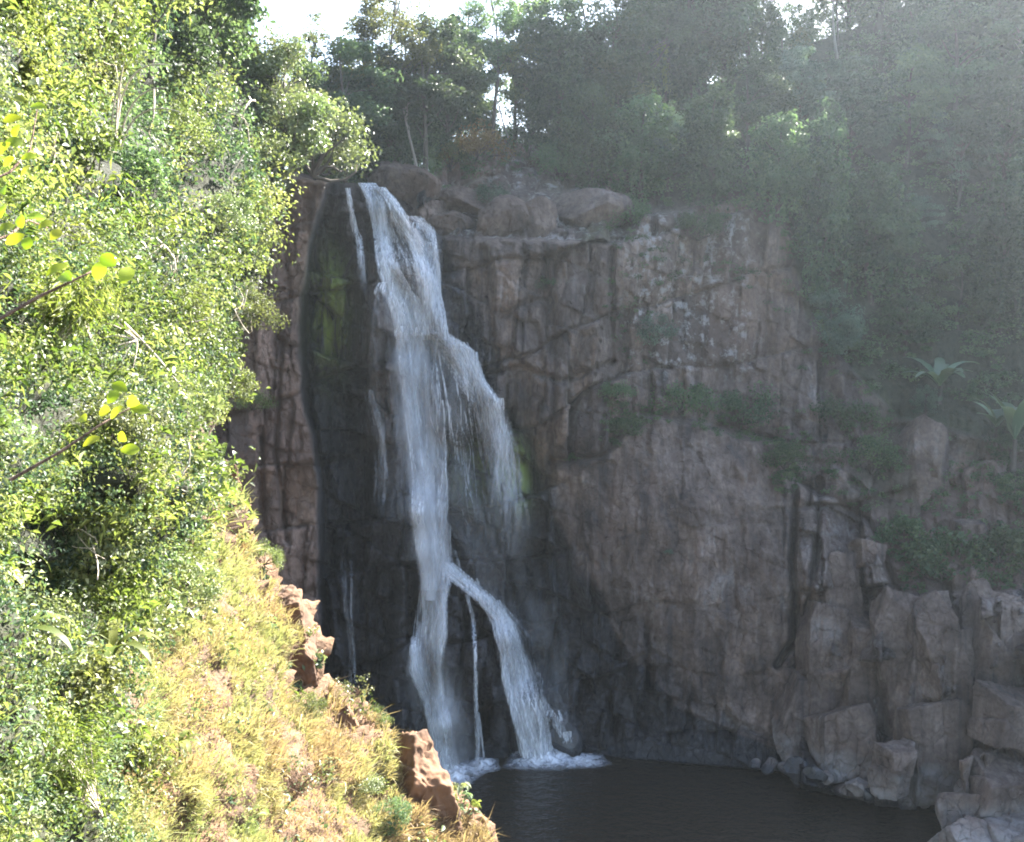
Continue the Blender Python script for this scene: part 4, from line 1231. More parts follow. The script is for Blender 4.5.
SLOPE = 'trees massed on the shaded slope'
for a in (
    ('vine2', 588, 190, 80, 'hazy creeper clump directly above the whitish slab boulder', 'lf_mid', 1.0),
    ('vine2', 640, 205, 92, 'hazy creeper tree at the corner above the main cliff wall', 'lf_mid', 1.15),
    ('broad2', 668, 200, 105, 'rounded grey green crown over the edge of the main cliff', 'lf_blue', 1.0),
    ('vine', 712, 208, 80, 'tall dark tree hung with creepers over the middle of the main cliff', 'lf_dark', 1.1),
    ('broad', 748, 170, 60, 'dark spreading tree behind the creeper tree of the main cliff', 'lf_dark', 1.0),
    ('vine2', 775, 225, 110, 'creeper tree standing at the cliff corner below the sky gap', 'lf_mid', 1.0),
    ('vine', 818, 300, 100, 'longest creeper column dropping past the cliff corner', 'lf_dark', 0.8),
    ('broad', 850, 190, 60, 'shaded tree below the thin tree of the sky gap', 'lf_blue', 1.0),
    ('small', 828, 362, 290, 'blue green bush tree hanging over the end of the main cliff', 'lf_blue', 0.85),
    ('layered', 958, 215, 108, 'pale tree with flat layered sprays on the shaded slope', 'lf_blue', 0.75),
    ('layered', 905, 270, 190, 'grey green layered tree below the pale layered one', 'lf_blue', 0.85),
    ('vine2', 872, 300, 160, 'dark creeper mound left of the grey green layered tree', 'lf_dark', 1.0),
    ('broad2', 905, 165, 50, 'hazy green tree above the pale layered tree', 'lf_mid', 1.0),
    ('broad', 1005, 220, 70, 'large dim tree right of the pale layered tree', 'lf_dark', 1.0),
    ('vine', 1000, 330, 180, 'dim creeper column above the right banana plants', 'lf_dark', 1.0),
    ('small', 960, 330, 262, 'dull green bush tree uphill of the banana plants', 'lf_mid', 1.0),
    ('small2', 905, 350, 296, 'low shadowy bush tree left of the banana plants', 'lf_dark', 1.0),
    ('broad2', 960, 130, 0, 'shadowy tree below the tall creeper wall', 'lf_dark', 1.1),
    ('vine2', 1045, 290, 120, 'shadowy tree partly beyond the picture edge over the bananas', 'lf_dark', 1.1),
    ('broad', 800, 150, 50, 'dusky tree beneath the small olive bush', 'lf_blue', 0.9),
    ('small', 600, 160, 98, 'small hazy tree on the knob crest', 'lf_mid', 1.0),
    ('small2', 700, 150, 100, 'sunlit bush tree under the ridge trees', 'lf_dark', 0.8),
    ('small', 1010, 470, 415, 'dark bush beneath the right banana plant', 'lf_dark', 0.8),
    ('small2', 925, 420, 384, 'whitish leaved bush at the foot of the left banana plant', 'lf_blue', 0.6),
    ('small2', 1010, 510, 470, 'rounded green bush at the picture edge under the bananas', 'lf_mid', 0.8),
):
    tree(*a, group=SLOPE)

BACK = 'hazy trees filling the gaps behind the ridge trees'
for k, (kind, u, vb, vt, w, mt) in enumerate((
    ('vine2', 305, 172, 66, 1.1, 'lf_mid'), ('vine', 328, 178, 50, 1.0, 'lf_dark'), ('vine2', 356, 182, 70, 1.1, 'lf_dark'), ('vine', 382, 180, 60, 1.0, 'lf_dark'), ('vine2', 412, 172, 78, 1.1, 'lf_dark'),
    ('vine', 440, 166, 40, 1.0, 'lf_dark'), ('vine2', 460, 150, 60, 1.0, 'lf_mid'), ('vine', 486, 142, 76, 1.0, 'lf_mid'), ('vine2', 530, 145, 60, 1.0, 'lf_dark'), ('vine', 575, 152, 20, 1.0, 'lf_dark'),
    ('vine2', 605, 160, 40, 1.1, 'lf_dark'), ('vine', 632, 140, 0, 1.1, 'lf_dark'), ('vine2', 662, 122, -10, 1.1, 'lf_dark'), ('vine', 684, 102, -40, 1.2, 'lf_dark'), ('vine2', 708, 90, -20, 1.2, 'lf_mid'),
    ('vine', 735, 75, -50, 1.1, 'lf_dark'), ('vine2', 765, 60, -8, 1.0, 'lf_mid'), ('vine2', 810, 45, 4, 1.0, 'lf_mid'), ('vine2', 850, 32, -90, 1.2, 'lf_mid'), ('vine', 895, 12, -120, 1.2, 'lf_dark'),
    ('vine2', 940, -8, -120, 1.2, 'lf_dark'), ('broad', 335, 175, 30, 1.0, 'lf_olive'), ('broad2', 445, 160, 20, .9, 'lf_mid'), ('broad', 540, 148, 0, .9, 'lf_mid'), ('broad2', 700, 95, -70, 1.1, 'lf_dark'))):
    tree(kind, u, vb, vt, 'dim forest tree standing in the second row behind the ridge trees', mt, w, group=BACK, dy=1.0 + 2.5 * (k % 2))
EDGE = 'trees added beyond the picture edge to shade the slope'  # off-frame trees added to keep the sun off the slope and shore rocks
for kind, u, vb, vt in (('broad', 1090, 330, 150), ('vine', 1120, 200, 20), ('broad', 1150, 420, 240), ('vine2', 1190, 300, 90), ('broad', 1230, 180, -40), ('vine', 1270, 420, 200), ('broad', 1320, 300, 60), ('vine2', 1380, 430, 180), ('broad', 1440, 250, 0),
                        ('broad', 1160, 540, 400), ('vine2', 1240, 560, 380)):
    tree(kind, u, vb, vt, 'dark forest tree added mostly beyond the picture edge to block the sun', 'lf_dark', 1.2, group=EDGE)

# pale bare trunks among the dark trees
def bare_trunk(u0, v0, u1, v1, r, label, dy=-1.0, mat='pale_bark'):
    a = cliff_at(u0, v0).copy(); a[1] += dy
    b = P(u1, v1, a[1] + 0.5)
    t = Tubes(); t.add(bend(a, b, 0, 0.2, 12), np.linspace(r, r * 0.6, 12), 7)
    d = b - a
    root = empty('bare_tree', a)
    me = t.mesh('trunk', M[mat]); me.transform(__import__('mathutils').Matrix.Translation(-root.location)); link('trunk', me, root)
    for k in range(5):
        t = Tubes()
        s = rng.uniform(0.55, 1.0)
        q = a + d * s - a
        t.add(bend(q, q + np.array([rng.uniform(-1.6, 1.6), rng.uniform(-.6, .6), rng.uniform(0.8, 2.0)]), 0.1, 0.1, 6), np.linspace(r * 0.4, r * 0.1, 6), 5)
        link('branch', t.mesh('branch', M[mat]), root)
    tag(root, label, 'tree')
bare_trunk(419, 172, 403, 108, 0.13, 'slanting pale bare trunk under the round dark crown')
bare_trunk(836, 72, 834, -12, 0.16, 'thin straight bare trunk crossing the sky gap')
bare_trunk(1022, 110, 1018, 30, 0.14, 'pale hanging bare trunk on the upper right of the slope', dy=-4)
bare_trunk(508, 140, 496, 98, 0.10, 'short bare trunk rising from the rocky knob')

# plants on the ledges of the cliff
S = {}
S['fine'] = make_shrub(1.0, 26, 120, 0.075, 0.36)
S['fine2'] = make_shrub(1.0, 30, 110, 0.08, 0.33, tall=1.2)
S['broad'] = make_shrub(1.0, 22, 60, 0.15, 0.40, aspect=0.6, leafmat='lf_bank')
S['glossy'] = make_shrub(1.0, 24, 80, 0.11, 0.38, aspect=0.5, leafmat='lf_glossy')
S['sprawl'] = make_shrub(1.0, 26, 110, 0.085, 0.36, tall=0.55)
S['feather'] = make_feathery()
S['feather2'] = make_feathery(1.2, 16, ln=0.2)
def cliff_shrub(kind, u, v, wpx, label, mat='lf_mid', dy=-0.2, lift=0.0, group='plants rooted on the cliff ledges', name='shrub'):
    b = cliff_at(u, v).copy(); b[1] += dy; b[2] += lift
    place(S[kind], name, b, wpx * 0.5 * b[1] / F, label, 'shrub', group, None, mat)
for a in (('sprawl', 628, 432, 44, 'green shrub hanging at the corner of the overhanging blocks', 'lf_mid'), ('sprawl', 616, 395, 36, 'leafy tuft high in the corner of the overhanging blocks', 'lf_mid'),
          ('sprawl', 680, 408, 70, 'low green growth on the middle of the vegetated ledge', 'lf_mid'), ('sprawl', 745, 418, 80, 'spreading green growth at the far end of the vegetated ledge', 'lf_dark'),
          ('fine', 785, 465, 44, 'drooping green shrub just above the long vertical cracks', 'lf_mid'), ('fine2', 650, 345, 50, 'hazy green shrub clinging to the upper cliff wall', 'lf_blue'),
          ('sprawl', 545, 288, 26, 'tiny dark tuft in a crack of the blocky wall', 'lf_dark'), ('sprawl', 575, 460, 22, 'tiny fern tuft below the overhanging blocks', 'lf_mid'),
          ('fine', 478, 162, 64, 'dry reddish brown plants capping the rocky knob', 'lf_dry'), ('fine2', 450, 168, 40, 'pale green bush on the near flank of the rocky knob', 'lf_olive'),
          ('fine', 560, 176, 60, 'hazy bush on the far flank of the rocky knob', 'lf_mid'), ('sprawl', 620, 222, 60, 'trailing bush over the far end of the long ledge', 'lf_mid'),
          ('fine', 492, 205, 40, 'pale bush beside the square boulder of the long ledge', 'lf_blue'), ('sprawl', 700, 235, 60, 'hanging green growth at the top of the main wall', 'lf_mid'),
          ('fine2', 870, 470, 60, 'dim shrub on the slope above the ledge end', 'lf_mid'), ('sprawl', 840, 425, 70, 'wide dim shrub left of the square rock pillar', 'lf_dark'),
          ('broad', 940, 575, 80, 'broad leaved creeper mound on the shaded slope, lit brightest green', 'lf_mid'), ('broad', 900, 545, 50, 'broad leaved creeper left of the brown rock stub', 'lf_mid'),
          ('broad', 1000, 560, 60, 'broad leaved creeper right of the brown rock stub', 'lf_mid'), ('sprawl', 910, 655, 20, 'tiny green tuft on the leaning rock columns', 'lf_mid'),
          ('sprawl', 668, 552, 10, 'single little green tuft on the smooth main wall', 'lf_blue')):
    cliff_shrub(*a)

for a in (('fine', 318, 192, 120, 'pale bush spilling over the buttress top beside the waterfall lip', 'lf_glossy'), ('fine2', 298, 188, 120, 'large pale bush at the buttress top under the skyline tree', 'lf_glossy'),
          ('fine', 334, 192, 64, 'outermost pale bush spray pointing at the waterfall lip', 'lf_bank'), ('fine2', 280, 196, 40, 'pale creeper bush hanging down the face of the buttress', 'lf_glossy'),
          ('sprawl', 258, 405, 40, 'round green bush stuck to the low face of the buttress', 'lf_bank')):
    cliff_shrub(*a, dy=-1.6, lift=1.6 if a[2] in (188, 192) else 0.0, group='bushes overhanging the grey buttress')
bp1 = make_leafy('banana_plant', 1.0, 9, 3.4, 1.0, 'lf_banana', 0.18, arch=(1.3, -0.3))
bp2 = make_leafy('banana_plant', 1.6, 8, 3.6, 0.9, 'lf_banana', 0.18, arch=(1.45, 0.5))
bp3 = make_leafy('banana_plant', 1.2, 7, 3.0, 0.85, 'lf_banana', 0.15, arch=(1.35, 0.0))
for pr, u, v, s, lb in ((bp1, 930, 398, 1.25, 'pale leaved banana plant fanning out above the square rock pillar'), (bp2, 1003, 462, 1.35, 'tall banana plant with upright leaves at the edge of the shaded slope'),
                        (bp3, 985, 440, 1.1, 'shorter banana plant leaning in front of the tall upright one')):
    b = cliff_at(u, v).copy(); b[1] -= 1.8
    place(pr, 'banana_plant', b, s, lb, 'banana plant', 'banana plants on the shaded slope', 0.4)

# low growth that covers the forest floor and the ledges: too many to count
def growth(name, regions, label, mat, ridge=()):
    L = Leaves()
    for poly_, dens, rad, leaf, m in regions:
        q = np.array(poly_, float)
        lo, hi = q.min(0), q.max(0)
        n = int(dens)
        uv = rng.uniform(lo, hi, (n * 4, 2)); uv = uv[inside(uv[:, 0], uv[:, 1], poly_)][:n]
        uv = uv[fbm(np.stack([uv[:, 0] / 40, uv[:, 1] / 30, uv[:, 0] * 0], -1), 3, 3) > -0.45]
        leaf = leaf * 1.25; m = int(m * 0.85)
        p = cliff_at(uv[:, 0], uv[:, 1]) + rng.normal(size=(len(uv), 3)) * rad * 0.3 + np.array([0, -rad * 0.25, rad * 0.15])
        L.clumps(p, rad * rng.uniform(0.5, 1.5, len(uv)), m, leaf, up=0.85, flat=0.5, droop=0.1, jit=0.5, spread=0.35)
    if ridge:
        for (u0, u1, n, hmax) in ridge:
            u = rng.uniform(u0, u1, n); v = np.interp(u, ridge_pts[:, 0], ridge_pts[:, 1]) - rng.uniform(-2, 14, n)
            p = cliff_at(u, v) + np.stack([0 * u, rng.uniform(0, 1.5, n), hmax * rng.uniform(0, 1, n) ** 1.6], -1)
            L.clumps(p, rng.uniform(0.5, 1.2, n), 75, 0.26, up=0.6)
    o = link(name, L.mesh(name, M[mat])); tag(o, label, 'undergrowth', kind='stuff')
FOREST = [(560, 165), (640, 140), (760, 70), (860, 35), (1140, -90), (1140, 440), (1010, 425), (950, 395), (880, 385), (812, 345), (800, 270), (772, 225), (700, 205), (640, 205), (600, 200)]
growth('undergrowth', [(FOREST, 1500, 1.0, 0.26, 75), ([(300, 180), (345, 184), (350, 172), (330, 160), (290, 168)], 60, 0.6, 0.22, 60), ([(400, 172), (440, 165), (500, 142), (560, 150), (600, 165), (560, 185), (500, 165), (440, 190)], 130, 0.55, 0.18, 50)],
       'shadowy undergrowth covering the forest floor of the slope', 'lf_mid', ridge=((296, 345, 110, 4.0), (345, 400, 110, 5.5), (400, 436, 60, 5.0), (436, 500, 50, 1.0), (500, 570, 80, 1.6), (570, 700, 330, 6.5), (700, 900, 420, 6.0), (900, 1140, 200, 6.0)))
growth('creepers', [([(605, 395), (640, 405), (700, 402), (790, 430), (800, 480), (780, 480), (760, 445), (690, 428), (640, 425), (615, 450), (600, 440)], 220, 0.4, 0.15, 50),
                    ([(870, 535), (900, 525), (1140, 560), (1140, 590), (1000, 590), (920, 598), (890, 590)], 300, 0.42, 0.17, 60), ([(800, 350), (880, 390), (900, 420), (1140, 500), (1140, 560), (990, 540), (880, 520), (800, 480)], 330, 0.55, 0.18, 50),
                    ([(600, 200), (790, 215), (800, 330), (760, 300), (700, 260), (640, 380), (605, 330)], 130, 0.5, 0.17, 40), ([(770, 440), (800, 440), (800, 500), (775, 490)], 60, .4, .15, 50)],
       'green creepers and ferns spread over the cliff ledges', 'lf_mid')

# ------------------------------------------------------------------ the sunlit bank: cover, grass, shrubs
GRASS = [(60, 1000), (95, 842), (125, 740), (135, 650), (180, 590), (195, 530), (205, 480), (240, 540), (270, 600), (300, 690), (330, 700), (390, 745), (430, 800), (490, 842), (520, 1000)]
def bank_cover(name, n, kf, m, aspect, rf, mat, label, droop=0.1, seed=0):
    L = Leaves()
    v = rng.uniform(-140, 900, n); u = edge_h(v) - rng.uniform(0, 1, n) * (edge_h(v) + 60)
    g = inside(u, v, GRASS)
    keep = ~g | (rng.uniform(0, 1, n) < 0.04)
    hole = fbm(np.stack([u / 48, v / 40, u * 0], -1), 3, 41)
    kind = fbm(np.stack([u / 38, v / 38, u * 0 + seed * 4.4], -1), 2, 141 + seed)
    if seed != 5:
        keep &= hollow(u, v) + 0.25 * rng.normal(size=n) < 0.55  # lighter leaves stay out, so the shade-coloured ones show in hollows
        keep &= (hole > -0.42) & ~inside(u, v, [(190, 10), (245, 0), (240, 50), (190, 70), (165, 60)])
    keep &= kind > (-0.7 if seed in (0, 5) else 0.05)
    u, v, hole = u[keep], v[keep], hole[keep]
    p = bank_at(u, v); nn = bank_n(u, v)
    Y = p[:, 1]
    R_ = np.clip(rf * Y, 0.16, 1.3) * rng.uniform(0.6, 1.5, len(u))
    R_ = R_ * np.clip((edge_h(v) - u) / 34, 0.35, 1)
    p = p + nn * (R_ * (rng.uniform(0.0, 0.9, len(u)) + 0.9 * np.clip(hole, 0, 1)))[:, None]
    tone = np.clip(0.5 + 0.6 * fbm(np.stack([u / 40, v / 36, u * 0], -1), 3, 77 + seed) + rng.normal(size=len(u)) * 0.18, 0, 1)
    L.clumps(p, R_, m, np.clip(kf * Y, 0.05, 0.24), up=0.5, flat=0.7, jit=0.6, var=tone, spread=0.4, aspect=aspect, droop=droop)
    o = link(name, L.mesh(name, M[mat])); tag(o, label, 'undergrowth', kind='stuff')
bank_cover('ground_cover', 4300, 0.0046, 46, 0.5, 0.022, 'lf_bank', 'bright small leaved plants covering the sunlit bank')
bank_cover('painted_shade_cover', 5200, 0.0055, 26, 0.5, 0.015, 'lf_dark', 'plants coloured dark to stand for shade in the hollows of the bank', seed=5)  # leaf colour darkened, standing in for shade in hollows and gaps
bank_cover('broad_leaved_cover', 2200, 0.0085, 20, 0.6, 0.025, 'lf_glossy', 'paler broad leaved plants among the small leaved cover of the bank', 0.2, 1)
bank_cover('narrow_leaved_cover', 1900, 0.012, 26, 0.16, 0.028, 'lf_yellow', 'yellow green narrow leaved plants among the cover of the bank', 0.35, 2)

def bank_grass():
    n = 260000
    v = rng.uniform(440, 960, n); u = edge_h(v) - rng.uniform(-1, 1, n) * 0 - rng.uniform(0, 1, n) ** 1.2 * 420
    k = inside(u, v, GRASS) | (rng.uniform(0, 1, n) < 0.05)
    k &= u > -50
    u, v = u[k], v[k]
    p = bank_at(u, v) + rng.normal(size=(len(u), 3)) * 0.06
    nn = bank_n(u, v)
    tuft = fbm(p * 0.7, 4, 15)
    cl = cells(p[:, 0] * 1.5 + p[:, 2] * 0.6, p[:, 1] * 1.3 + p[:, 2] * 0.5, 33, 2.0)
    tus = np.clip(1.1 - 1.5 * np.hypot(cl[0], cl[1]), 0.12, 1)
    rim = edge_h(v) - u
    kk = ((tuft + rng.normal(size=len(u)) * 0.3) > -0.55) & (rng.uniform(0, 1, len(u)) < 0.25 + tus) & (rng.uniform(0, 1, len(u)) < 0.12 + sstep(6, 40, rim + 26 * tuft))
    tus = tus[kk]; tone_c = cl[2][kk]
    p, nn, tuft, u, v = p[kk], nn[kk], tuft[kk], u[kk], v[kk]
    m = len(p)
    H = (0.45 + 0.8 * tus) * np.clip(0.30 + 0.30 * tuft, 0.14, 0.65) * np.where(rng.uniform(0, 1, m) < 0.03, 1.9, 1.0) * rng.uniform(0.6, 1.3, m) * np.clip(p[:, 1] / 24, 0.5, 1.4)
    d = unit(nn * 0.5 + np.array([0.15, -0.1, 0.8]) + rng.normal(size=(m, 3)) * 0.35)
    side = unit(np.cross(d, rng.normal(size=(m, 3))))
    w = 0.0007 * p[:, 1] * rng.uniform(0.5, 1.3, m)
    mid = p + d * (H * 0.55)[:, None]
    tip = p + d * H[:, None] + (rng.normal(size=(m, 3)) * 0.3 + np.array([0.1, -0.1, -0.35])) * (H * 0.5)[:, None]
    q = np.stack([p - side * w[:, None], p + side * w[:, None], mid + side * w[:, None] * 0.8, mid - side * w[:, None] * 0.8, tip], 1)
    i = np.arange(m)[:, None] * 5
    f4 = i + np.array([[0, 1, 2, 3]]); f3 = i + np.array([[3, 2, 4]])
    dry = fbm(np.stack([u / 60, v / 60, u * 0], -1), 3, 88)
    var = np.clip(0.50 - 0.5 * dry - (u - 190) / 520 + 0.5 * (tone_c - 0.5) + rng.normal(size=m) * 0.12, 0, 1)
    o = link('grass', mesh_np('grass', q.reshape(-1, 3), [f4, f3], M['grass'], attrs={'var': np.repeat(var, 5)}))
    tag(o, 'dry yellow and green grass covering the lower bank', 'grass', kind='stuff')
bank_grass()

def bank_shrub(kind, u, v, wpx, label, mat='lf_bank', group=None, name='shrub', cat='shrub', out=0.25, rz=None):
    p = bank_at(u, v); nn = bank_n(u, v)
    r_ = wpx * 0.5 * p[1] / F
    p = p + nn * r_ * out
    tl = 0.45
    place(S[kind], name, p, r_ * rng.uniform(0.9, 1.1), label, cat, group, rz, mat, tilt=(0.1, tl))
for a in (
    ('fine', 322, 95, 90, 'pale glittering bush overhanging the top of the grey buttress', 'lf_glossy'),
    ('fine2', 310, 140, 80, 'lowest pale bush drooping over the waterfall side of the buttress', 'lf_glossy'),
    ('glossy', 280, 80, 80, 'white glinting glossy bush at the skyline end of the bank', 'lf_glossy'),
    ('fine', 255, 180, 70, 'pale silvery creeper bush hanging on the bank edge', 'lf_glossy'),
    ('fine2', 245, 250, 70, 'glittering olive bush below the silvery creeper bush', 'lf_glossy'),
    ('fine', 240, 320, 66, 'yellowish leaved bush on the bank edge above the earth bluffs', 'lf_olive'),
    ('fine2', 232, 395, 56, 'dense green bush overhanging the narrow orange bluff', 'lf_bank'),
    ('broad', 225, 30, 80, 'deep shaded bush under the top of the bank', 'lf_dark'),
    ('broad', 175, 60, 70, 'dark hollow bush behind the dry arching canes', 'lf_dark'),
    ('feather', 90, 60, 90, 'feathery bamboo spray high on the bank', 'lf_bank'),
    ('feather2', 40, 40, 110, 'yellow green bamboo spray in the top corner', 'lf_yellow'),
    ('feather', 140, 20, 80, 'drooping bamboo spray beside the dark hollow', 'lf_yellow'),
    ('fine', 180, 150, 80, 'light green rounded bush under the dry arching canes', 'lf_bank'),
    ('glossy', 120, 190, 90, 'dark green glossy bush with deep gaps left of the canes', 'lf_mid'),
    ('broad', 80, 175, 90, 'broad leaved light bush left of the dark glossy one', 'lf_bank'),
    ('fine2', 205, 230, 70, 'small leaved bush speckled with pale highlights mid bank', 'lf_glossy'),
    ('feather', 60, 330, 110, 'soft fern like bush with fine yellow green fronds', 'lf_yellow'),
    ('feather2', 30, 360, 110, 'bright fern like spray at the picture edge', 'lf_yellow'),
    ('glossy', 75, 375, 70, 'dark leafy hollow bush under the fern like bush', 'lf_dark'),
    ('fine', 180, 330, 80, 'green bush behind the dead fallen branch', 'lf_bank'),
    ('fine2', 170, 420, 76, 'olive bush just below the end of the fallen branch', 'lf_olive'),
    ('glossy', 110, 470, 90, 'glossy bush under the yellow leaved twig', 'lf_glossy'),
    ('broad', 40, 500, 110, 'broad dark bush shading the hollow at the picture edge', 'lf_mid'),
    ('glossy', 60, 575, 110, 'glossy dark leaved bush over the shadowed hollow', 'lf_dark'),
    ('fine', 140, 530, 90, 'pale grey green bush above the dry grass', 'lf_glossy'),
    ('fine2', 165, 600, 70, 'thin pale shrub standing at the top of the dry grass', 'lf_glossy'),
    ('glossy', 30, 650, 110, 'grey green long leaved bush left of the strap leaved plant', 'lf_glossy'),
    ('broad', 70, 690, 90, 'light leaved bush beside the strap leaved plant', 'lf_bank'),
    ('sprawl', 40, 760, 130, 'low yellow green bush in the bottom corner', 'lf_yellow'),
    ('sprawl', 120, 790, 120, 'low sprawling bush below the hanging strap leaves', 'lf_bank'),
    ('feather', 60, 820, 110, 'grassy spray at the bottom edge of the bank', 'lf_yellow'),
    ('fine', 258, 570, 36, 'small green bush on the cap of the bare orange bluff', 'lf_bank'),
    ('fine2', 300, 725, 50, 'rounded olive bush on the grass left of the red bluff', 'lf_olive'),
    ('fine', 380, 735, 30, 'tiny green bush on the rim beside the red bluff', 'lf_bank'),
    ('fine2', 390, 830, 50, 'dark green bush tucked under the large tan bluff', 'lf_mid'),
    ('sprawl', 362, 790, 40, 'pale green low bush on the tan slope', 'lf_glossy'),
    ('sprawl', 440, 770, 44, 'dry grassy tuft crowning the large tan bluff', 'lf_dry'),
    ('sprawl', 225, 548, 44, 'brown dry tuft below the narrow orange bluff', 'lf_dry'),
):
    bank_shrub(*a, group='shrubs on the sunlit bank')

# trees at the top of the bank
def bank_tree(kind, u, v, vt, label, mat, wide=1.0, dY=0.0):
    p = bank_at(u, v).copy(); p[1] += dY
    h = (v - vt) * p[1] / F
    s = h / (TH[kind] * 1.03)
    place(T[kind], 'tree', p, (s * wide, s * wide, s), label, 'tree', 'trees on top of the sunlit bank', None, mat)
for a in (('vine', 30, 130, -110, 'yellow green creeper tree in the top corner of the bank', 'lf_yellow', 0.9), ('vine2', 95, 110, -110, 'light green creeper column right of the corner tree', 'lf_bank', 0.8),
          ('broad', 215, 120, -90, 'dark crowned tree leaning over the top of the bank', 'lf_mid', 0.9), ('broad2', 150, 70, -120, 'leafy tree between the creeper column and the dark crown', 'lf_bank', 0.9),
          ('small', 292, 175, 62, 'pale sunlit tree spreading over the buttress beside the fall', 'lf_glossy', 0.9)):
    bank_tree(*a)

# thin pale vines hanging over the cover
for k, (u, v, ln) in enumerate(((20, 70, 90), (66, 30, 120), (70, 60, 90), (110, 96, 70), (150, 105, 60), (195, 95, 90), (232, 110, 80), (205, 180, 70), (160, 215, 60), (95, 130, 70), (40, 150, 80), (215, 300, 70), (140, 250, 50), (60, 430, 60), (150, 470, 50), (185, 400, 60), (100, 520, 60))):
    a = bank_at(u, v) + bank_n(u, v) * 0.035 * bank_at(u, v)[1]
    b = P(u + rng.uniform(-18, 18), v + ln, a[1] - 0.4 - 0.01 * a[1])
    root = empty('hanging_vine', a)
    t = Tubes(); t.add(bend(0 * a, b - a, -0.01 * a[1], 0.012 * a[1], 10), np.linspace(0.0011, 0.0006, 10) * a[1], 5)
    link('stem', t.mesh('stem', M['cane']), root)
    for q in range(2):
        t = Tubes(); p0 = (b - a) * rng.uniform(0.2, 0.7)
        t.add(bend(p0, p0 + np.array([rng.uniform(-1, 1), -0.3, rng.uniform(-0.9, 0.5)]) * 0.035 * a[1], 0.02, 0.01 * a[1], 7), np.linspace(0.0007, 0.0003, 7) * a[1], 4)
        link('twig', t.mesh('twig', M['cane']), root)
    tag(root, 'thin pale leafless vine hanging over the green cover of the bank', 'vine', 'leafless vines on the bank')

# dry arching canes
def canes():
    base = P(118, 150, bank_at(118, 150)[1] - 3.4)
    root = empty('dead_cane', base)
    for (u0, v0, um, vm, u1, v1) in ((116, 146, 126, 70, 172, 66), (119, 148, 132, 96, 166, 88), (121, 150, 138, 108, 180, 112), (115, 144, 118, 96, 124, 62), (113, 140, 112, 110, 120, 84)):
        a, b, c = (P(u0, v0, base[1]), P(um, vm, base[1] - 0.4), P(u1, v1, base[1] - 0.7))
        t = np.linspace(0, 1, 16)[:, None]
        p = a * (1 - t) ** 2 + 2 * t * (1 - t) * (b + (b - (a + c) / 2) * 0.5) + c * t * t
        tb = Tubes(); tb.add(p - base, np.linspace(0.03, 0.014, 16), 6)
        link('cane', tb.mesh('cane', M['cane']), root)
    tag(root, 'clump of pale dry canes arching out of the bank before the dark hollow', 'dead canes')
canes()

def fallen_branch():
    base = P(120, 330, bank_at(120, 330)[1] - 2.6)
    root = empty('dead_branch', base)
    tb = Tubes(); tb.add(bend(P(75, 278, base[1] - 0.5), P(185, 392, base[1] + 0.6), 0.1, 0.06, 14) - base, np.linspace(0.035, 0.018, 14), 6)
    link('stick', tb.mesh('stick', M['cane']), root)
    for u, v in ((100, 322), (104, 338), (112, 350), (122, 362), (98, 308), (133, 368), (108, 358)):
        tb = Tubes(); tb.add(bend(P(137, 340, base[1]) - base, P(u, v, base[1] - 0.4) - base, 0.08, 0.03, 8), np.linspace(0.022, 0.008, 8), 5)
        link('dry_frond', tb.mesh('dry_frond', M['cane']), root)
    tag(root, 'dead fallen branch with a fan of dry fronds caught on the bank', 'dead branch')
fallen_branch()

def round_leaf(L_, W_, k=7):
    s = np.linspace(0, 1, k)
    w = W_ * 0.5 * np.sin(np.pi * np.clip(s, 0.02, 0.985)) ** 0.6 * (1 - 0.25 * s)
    z = 0.10 * L_ * np.sin(s * 2.6)
    v = np.stack([np.stack([s * L_, w, z + w * 0.22], -1), np.stack([s * L_, 0 * s, z], -1), np.stack([s * L_, -w, z + w * 0.22], -1)], 1).reshape(-1, 3)
    i = np.arange(k - 1) * 3
    return v, np.concatenate([np.stack([i, i + 1, i + 4, i + 3], -1), np.stack([i + 1, i + 2, i + 5, i + 4], -1)])

def leafy_twig(path, leaves, Y, size, label):
    base = P(path[0][0], path[0][1], Y)
    root = empty('leafy_twig', base)
    pts = np.array([P(u, v, Y + 0.15 * k) for k, (u, v) in enumerate(path)]) - base
    t = np.linspace(0, 1, len(pts)); tt = np.linspace(0, 1, 16)
    sm = np.stack([np.interp(tt, t, pts[:, k]) for k in range(3)], -1)
    tb = Tubes(); tb.add(sm, np.linspace(0.012, 0.004, 16) * (size / 0.11), 6)
    link('twig', tb.mesh('twig', M['twig']), root)
    for u, v in leaves:
        c = P(u, v, Y + rng.uniform(-0.1, 0.2)) - base
        vv, ff = round_leaf(size * rng.uniform(0.8, 1.2), size * rng.uniform(0.6, 0.8))
        vv = vv - np.array([size * 0.5, 0, 0])
        E = __import__('mathutils').Euler
        Rm = np.array(E((rng.uniform(0.75, 1.35), 0, rng.uniform(-0.6, 0.6))).to_matrix() @ E((0, 0, rng.uniform(0, 6.28))).to_matrix())
        link('leaf', mesh_np('leaf', vv @ Rm.T + c, ff, M['lf_fresh'], smooth=True, attrs={'var': np.full(len(vv), rng.uniform(0, 1))}), root)
    tag(root, label, 'twig', 'fresh leaved twigs close to the viewer')
leafy_twig([(-30, 190), (10, 172), (30, 150), (38, 105)], [(12, 120), (2, 150), (14, 143), (10, 162), (26, 172), (38, 108), (20, 100), (5, 190), (28, 158), (17, 132)], 5.2, 0.085, 'twig of fresh yellow leaves reaching in at the upper picture edge')
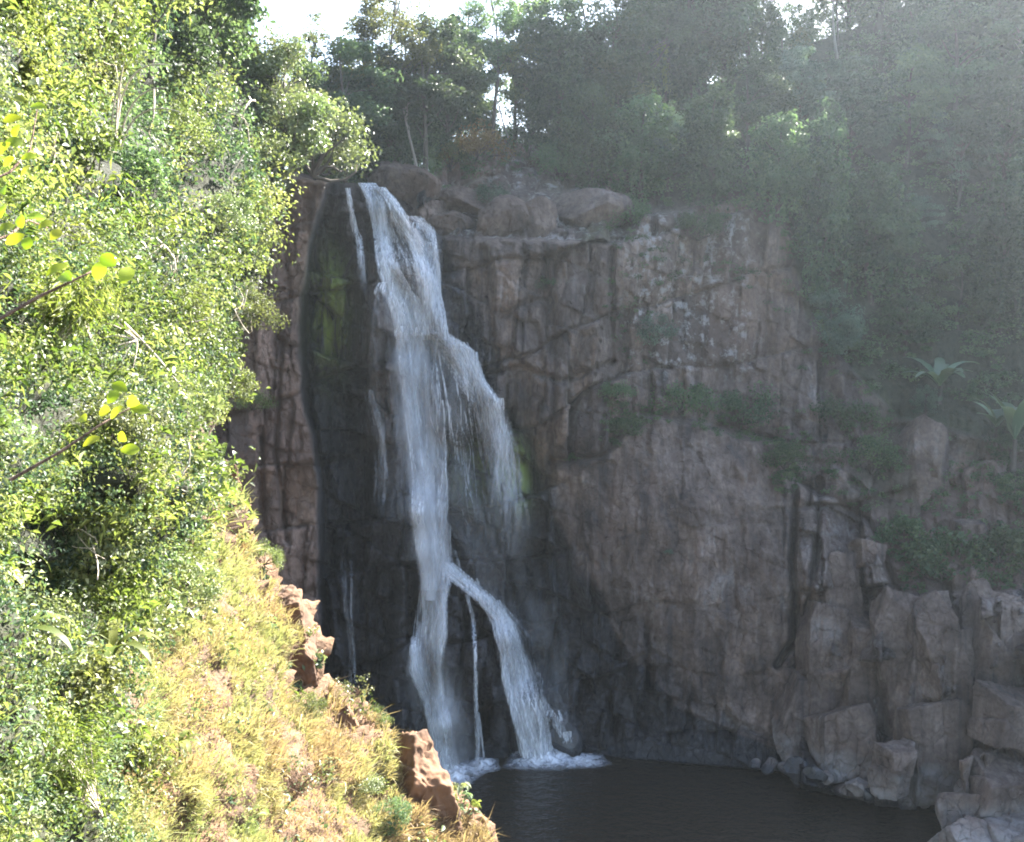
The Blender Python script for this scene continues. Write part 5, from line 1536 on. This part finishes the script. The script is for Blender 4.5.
leafy_twig([(-30, 250), (10, 235), (28, 220), (48, 228)], [(8, 228), (22, 222), (46, 226), (36, 218), (14, 240), (3, 212), (28, 242), (55, 236)], 5.0, 0.085, 'twig of fresh yellow leaves just below the uppermost one')
leafy_twig([(-20, 330), (40, 296), (85, 275), (110, 262)], [(110, 262), (126, 276), (58, 270), (66, 278), (100, 270)], 6.0, 0.13, 'slim twig ending in one large yellow green leaf')
leafy_twig([(10, 480), (60, 452), (100, 425), (130, 408)], [(134, 402), (112, 398), (104, 412), (84, 420), (92, 442), (124, 438), (130, 450), (140, 410), (120, 388), (118, 412)], 6.5, 0.12, 'twig with scattered yellow green leaves over the glossy bush')

st1 = make_leafy('strap_plant', 0.5, 9, 1.5, 0.28, 'lf_yellow', 0.05, arch=(1.2, -1.1))
st2 = make_leafy('strap_plant', 0.4, 8, 1.2, 0.24, 'lf_bank', 0.05, arch=(0.9, -1.0))
for pr, u, v, s, lb in ((st1, 108, 690, 0.75, 'strap leaved plant with one dark hanging leaf above the dry grass'), (st2, 115, 785, 0.7, 'strap leaved plant with pale hanging leaves in the low growth'),
                        (st1, 18, 690, 0.6, 'strap leaved plant with shining leaves at the picture edge'), (st2, 30, 800, 0.55, 'strap leaved plant in the bottom corner'), (st1, 180, 765, 0.5, 'small strap leaved plant at the edge of the dry grass'),
                        (st2, 25, 575, 0.6, 'strap leaved plant in the shadowed hollow')):
    p = bank_at(u, v) + bank_n(u, v) * 0.25
    place(pr, 'strap_plant', p, s, lb, 'plant', 'strap leaved plants on the bank', None)

def sapling(u0, v0, u1, v1, label):
    a = bank_at(u0, v0); b = P(u1, v1, a[1] - 0.3)
    root = empty('sapling', a)
    t = Tubes(); t.add(bend(0 * a, b - a, 0.1, 0.08, 9), np.linspace(0.03, 0.012, 9), 5)
    L = Leaves(); cs = []
    for k in range(7):
        q = (b - a) * rng.uniform(0.45, 1.0); e = q + np.array([rng.uniform(-0.7, 0.7), rng.uniform(-0.3, 0.3), rng.uniform(0.1, 0.6)])
        t.add(bend(q, e, 0.05, 0.04, 5), np.linspace(0.014, 0.006, 5), 4); cs.append(e)
    L.clumps(np.array(cs), 0.32, 34, 0.10, flat=0.6)
    link('stem', t.mesh('stem', M['twig']), root); link('foliage', L.mesh('foliage', M['lf_glossy']), root)
    tag(root, label, 'sapling')
sapling(288, 812, 318, 772, 'thin leaning sapling on the tan grassy slope')
sapling(368, 712, 362, 690, 'spindly seedling on the rim above the red bluff')
sapling(168, 625, 172, 590, 'bare stemmed sapling at the top of the dry grass')

for pr in list(T.values()) + list(S.values()):      # a kind that was not planted leaves nothing behind
    if pr.name not in PROTO_USED and 'label' not in pr:
        for c in list(pr.children):
            bpy.data.objects.remove(c)
        bpy.data.objects.remove(pr)
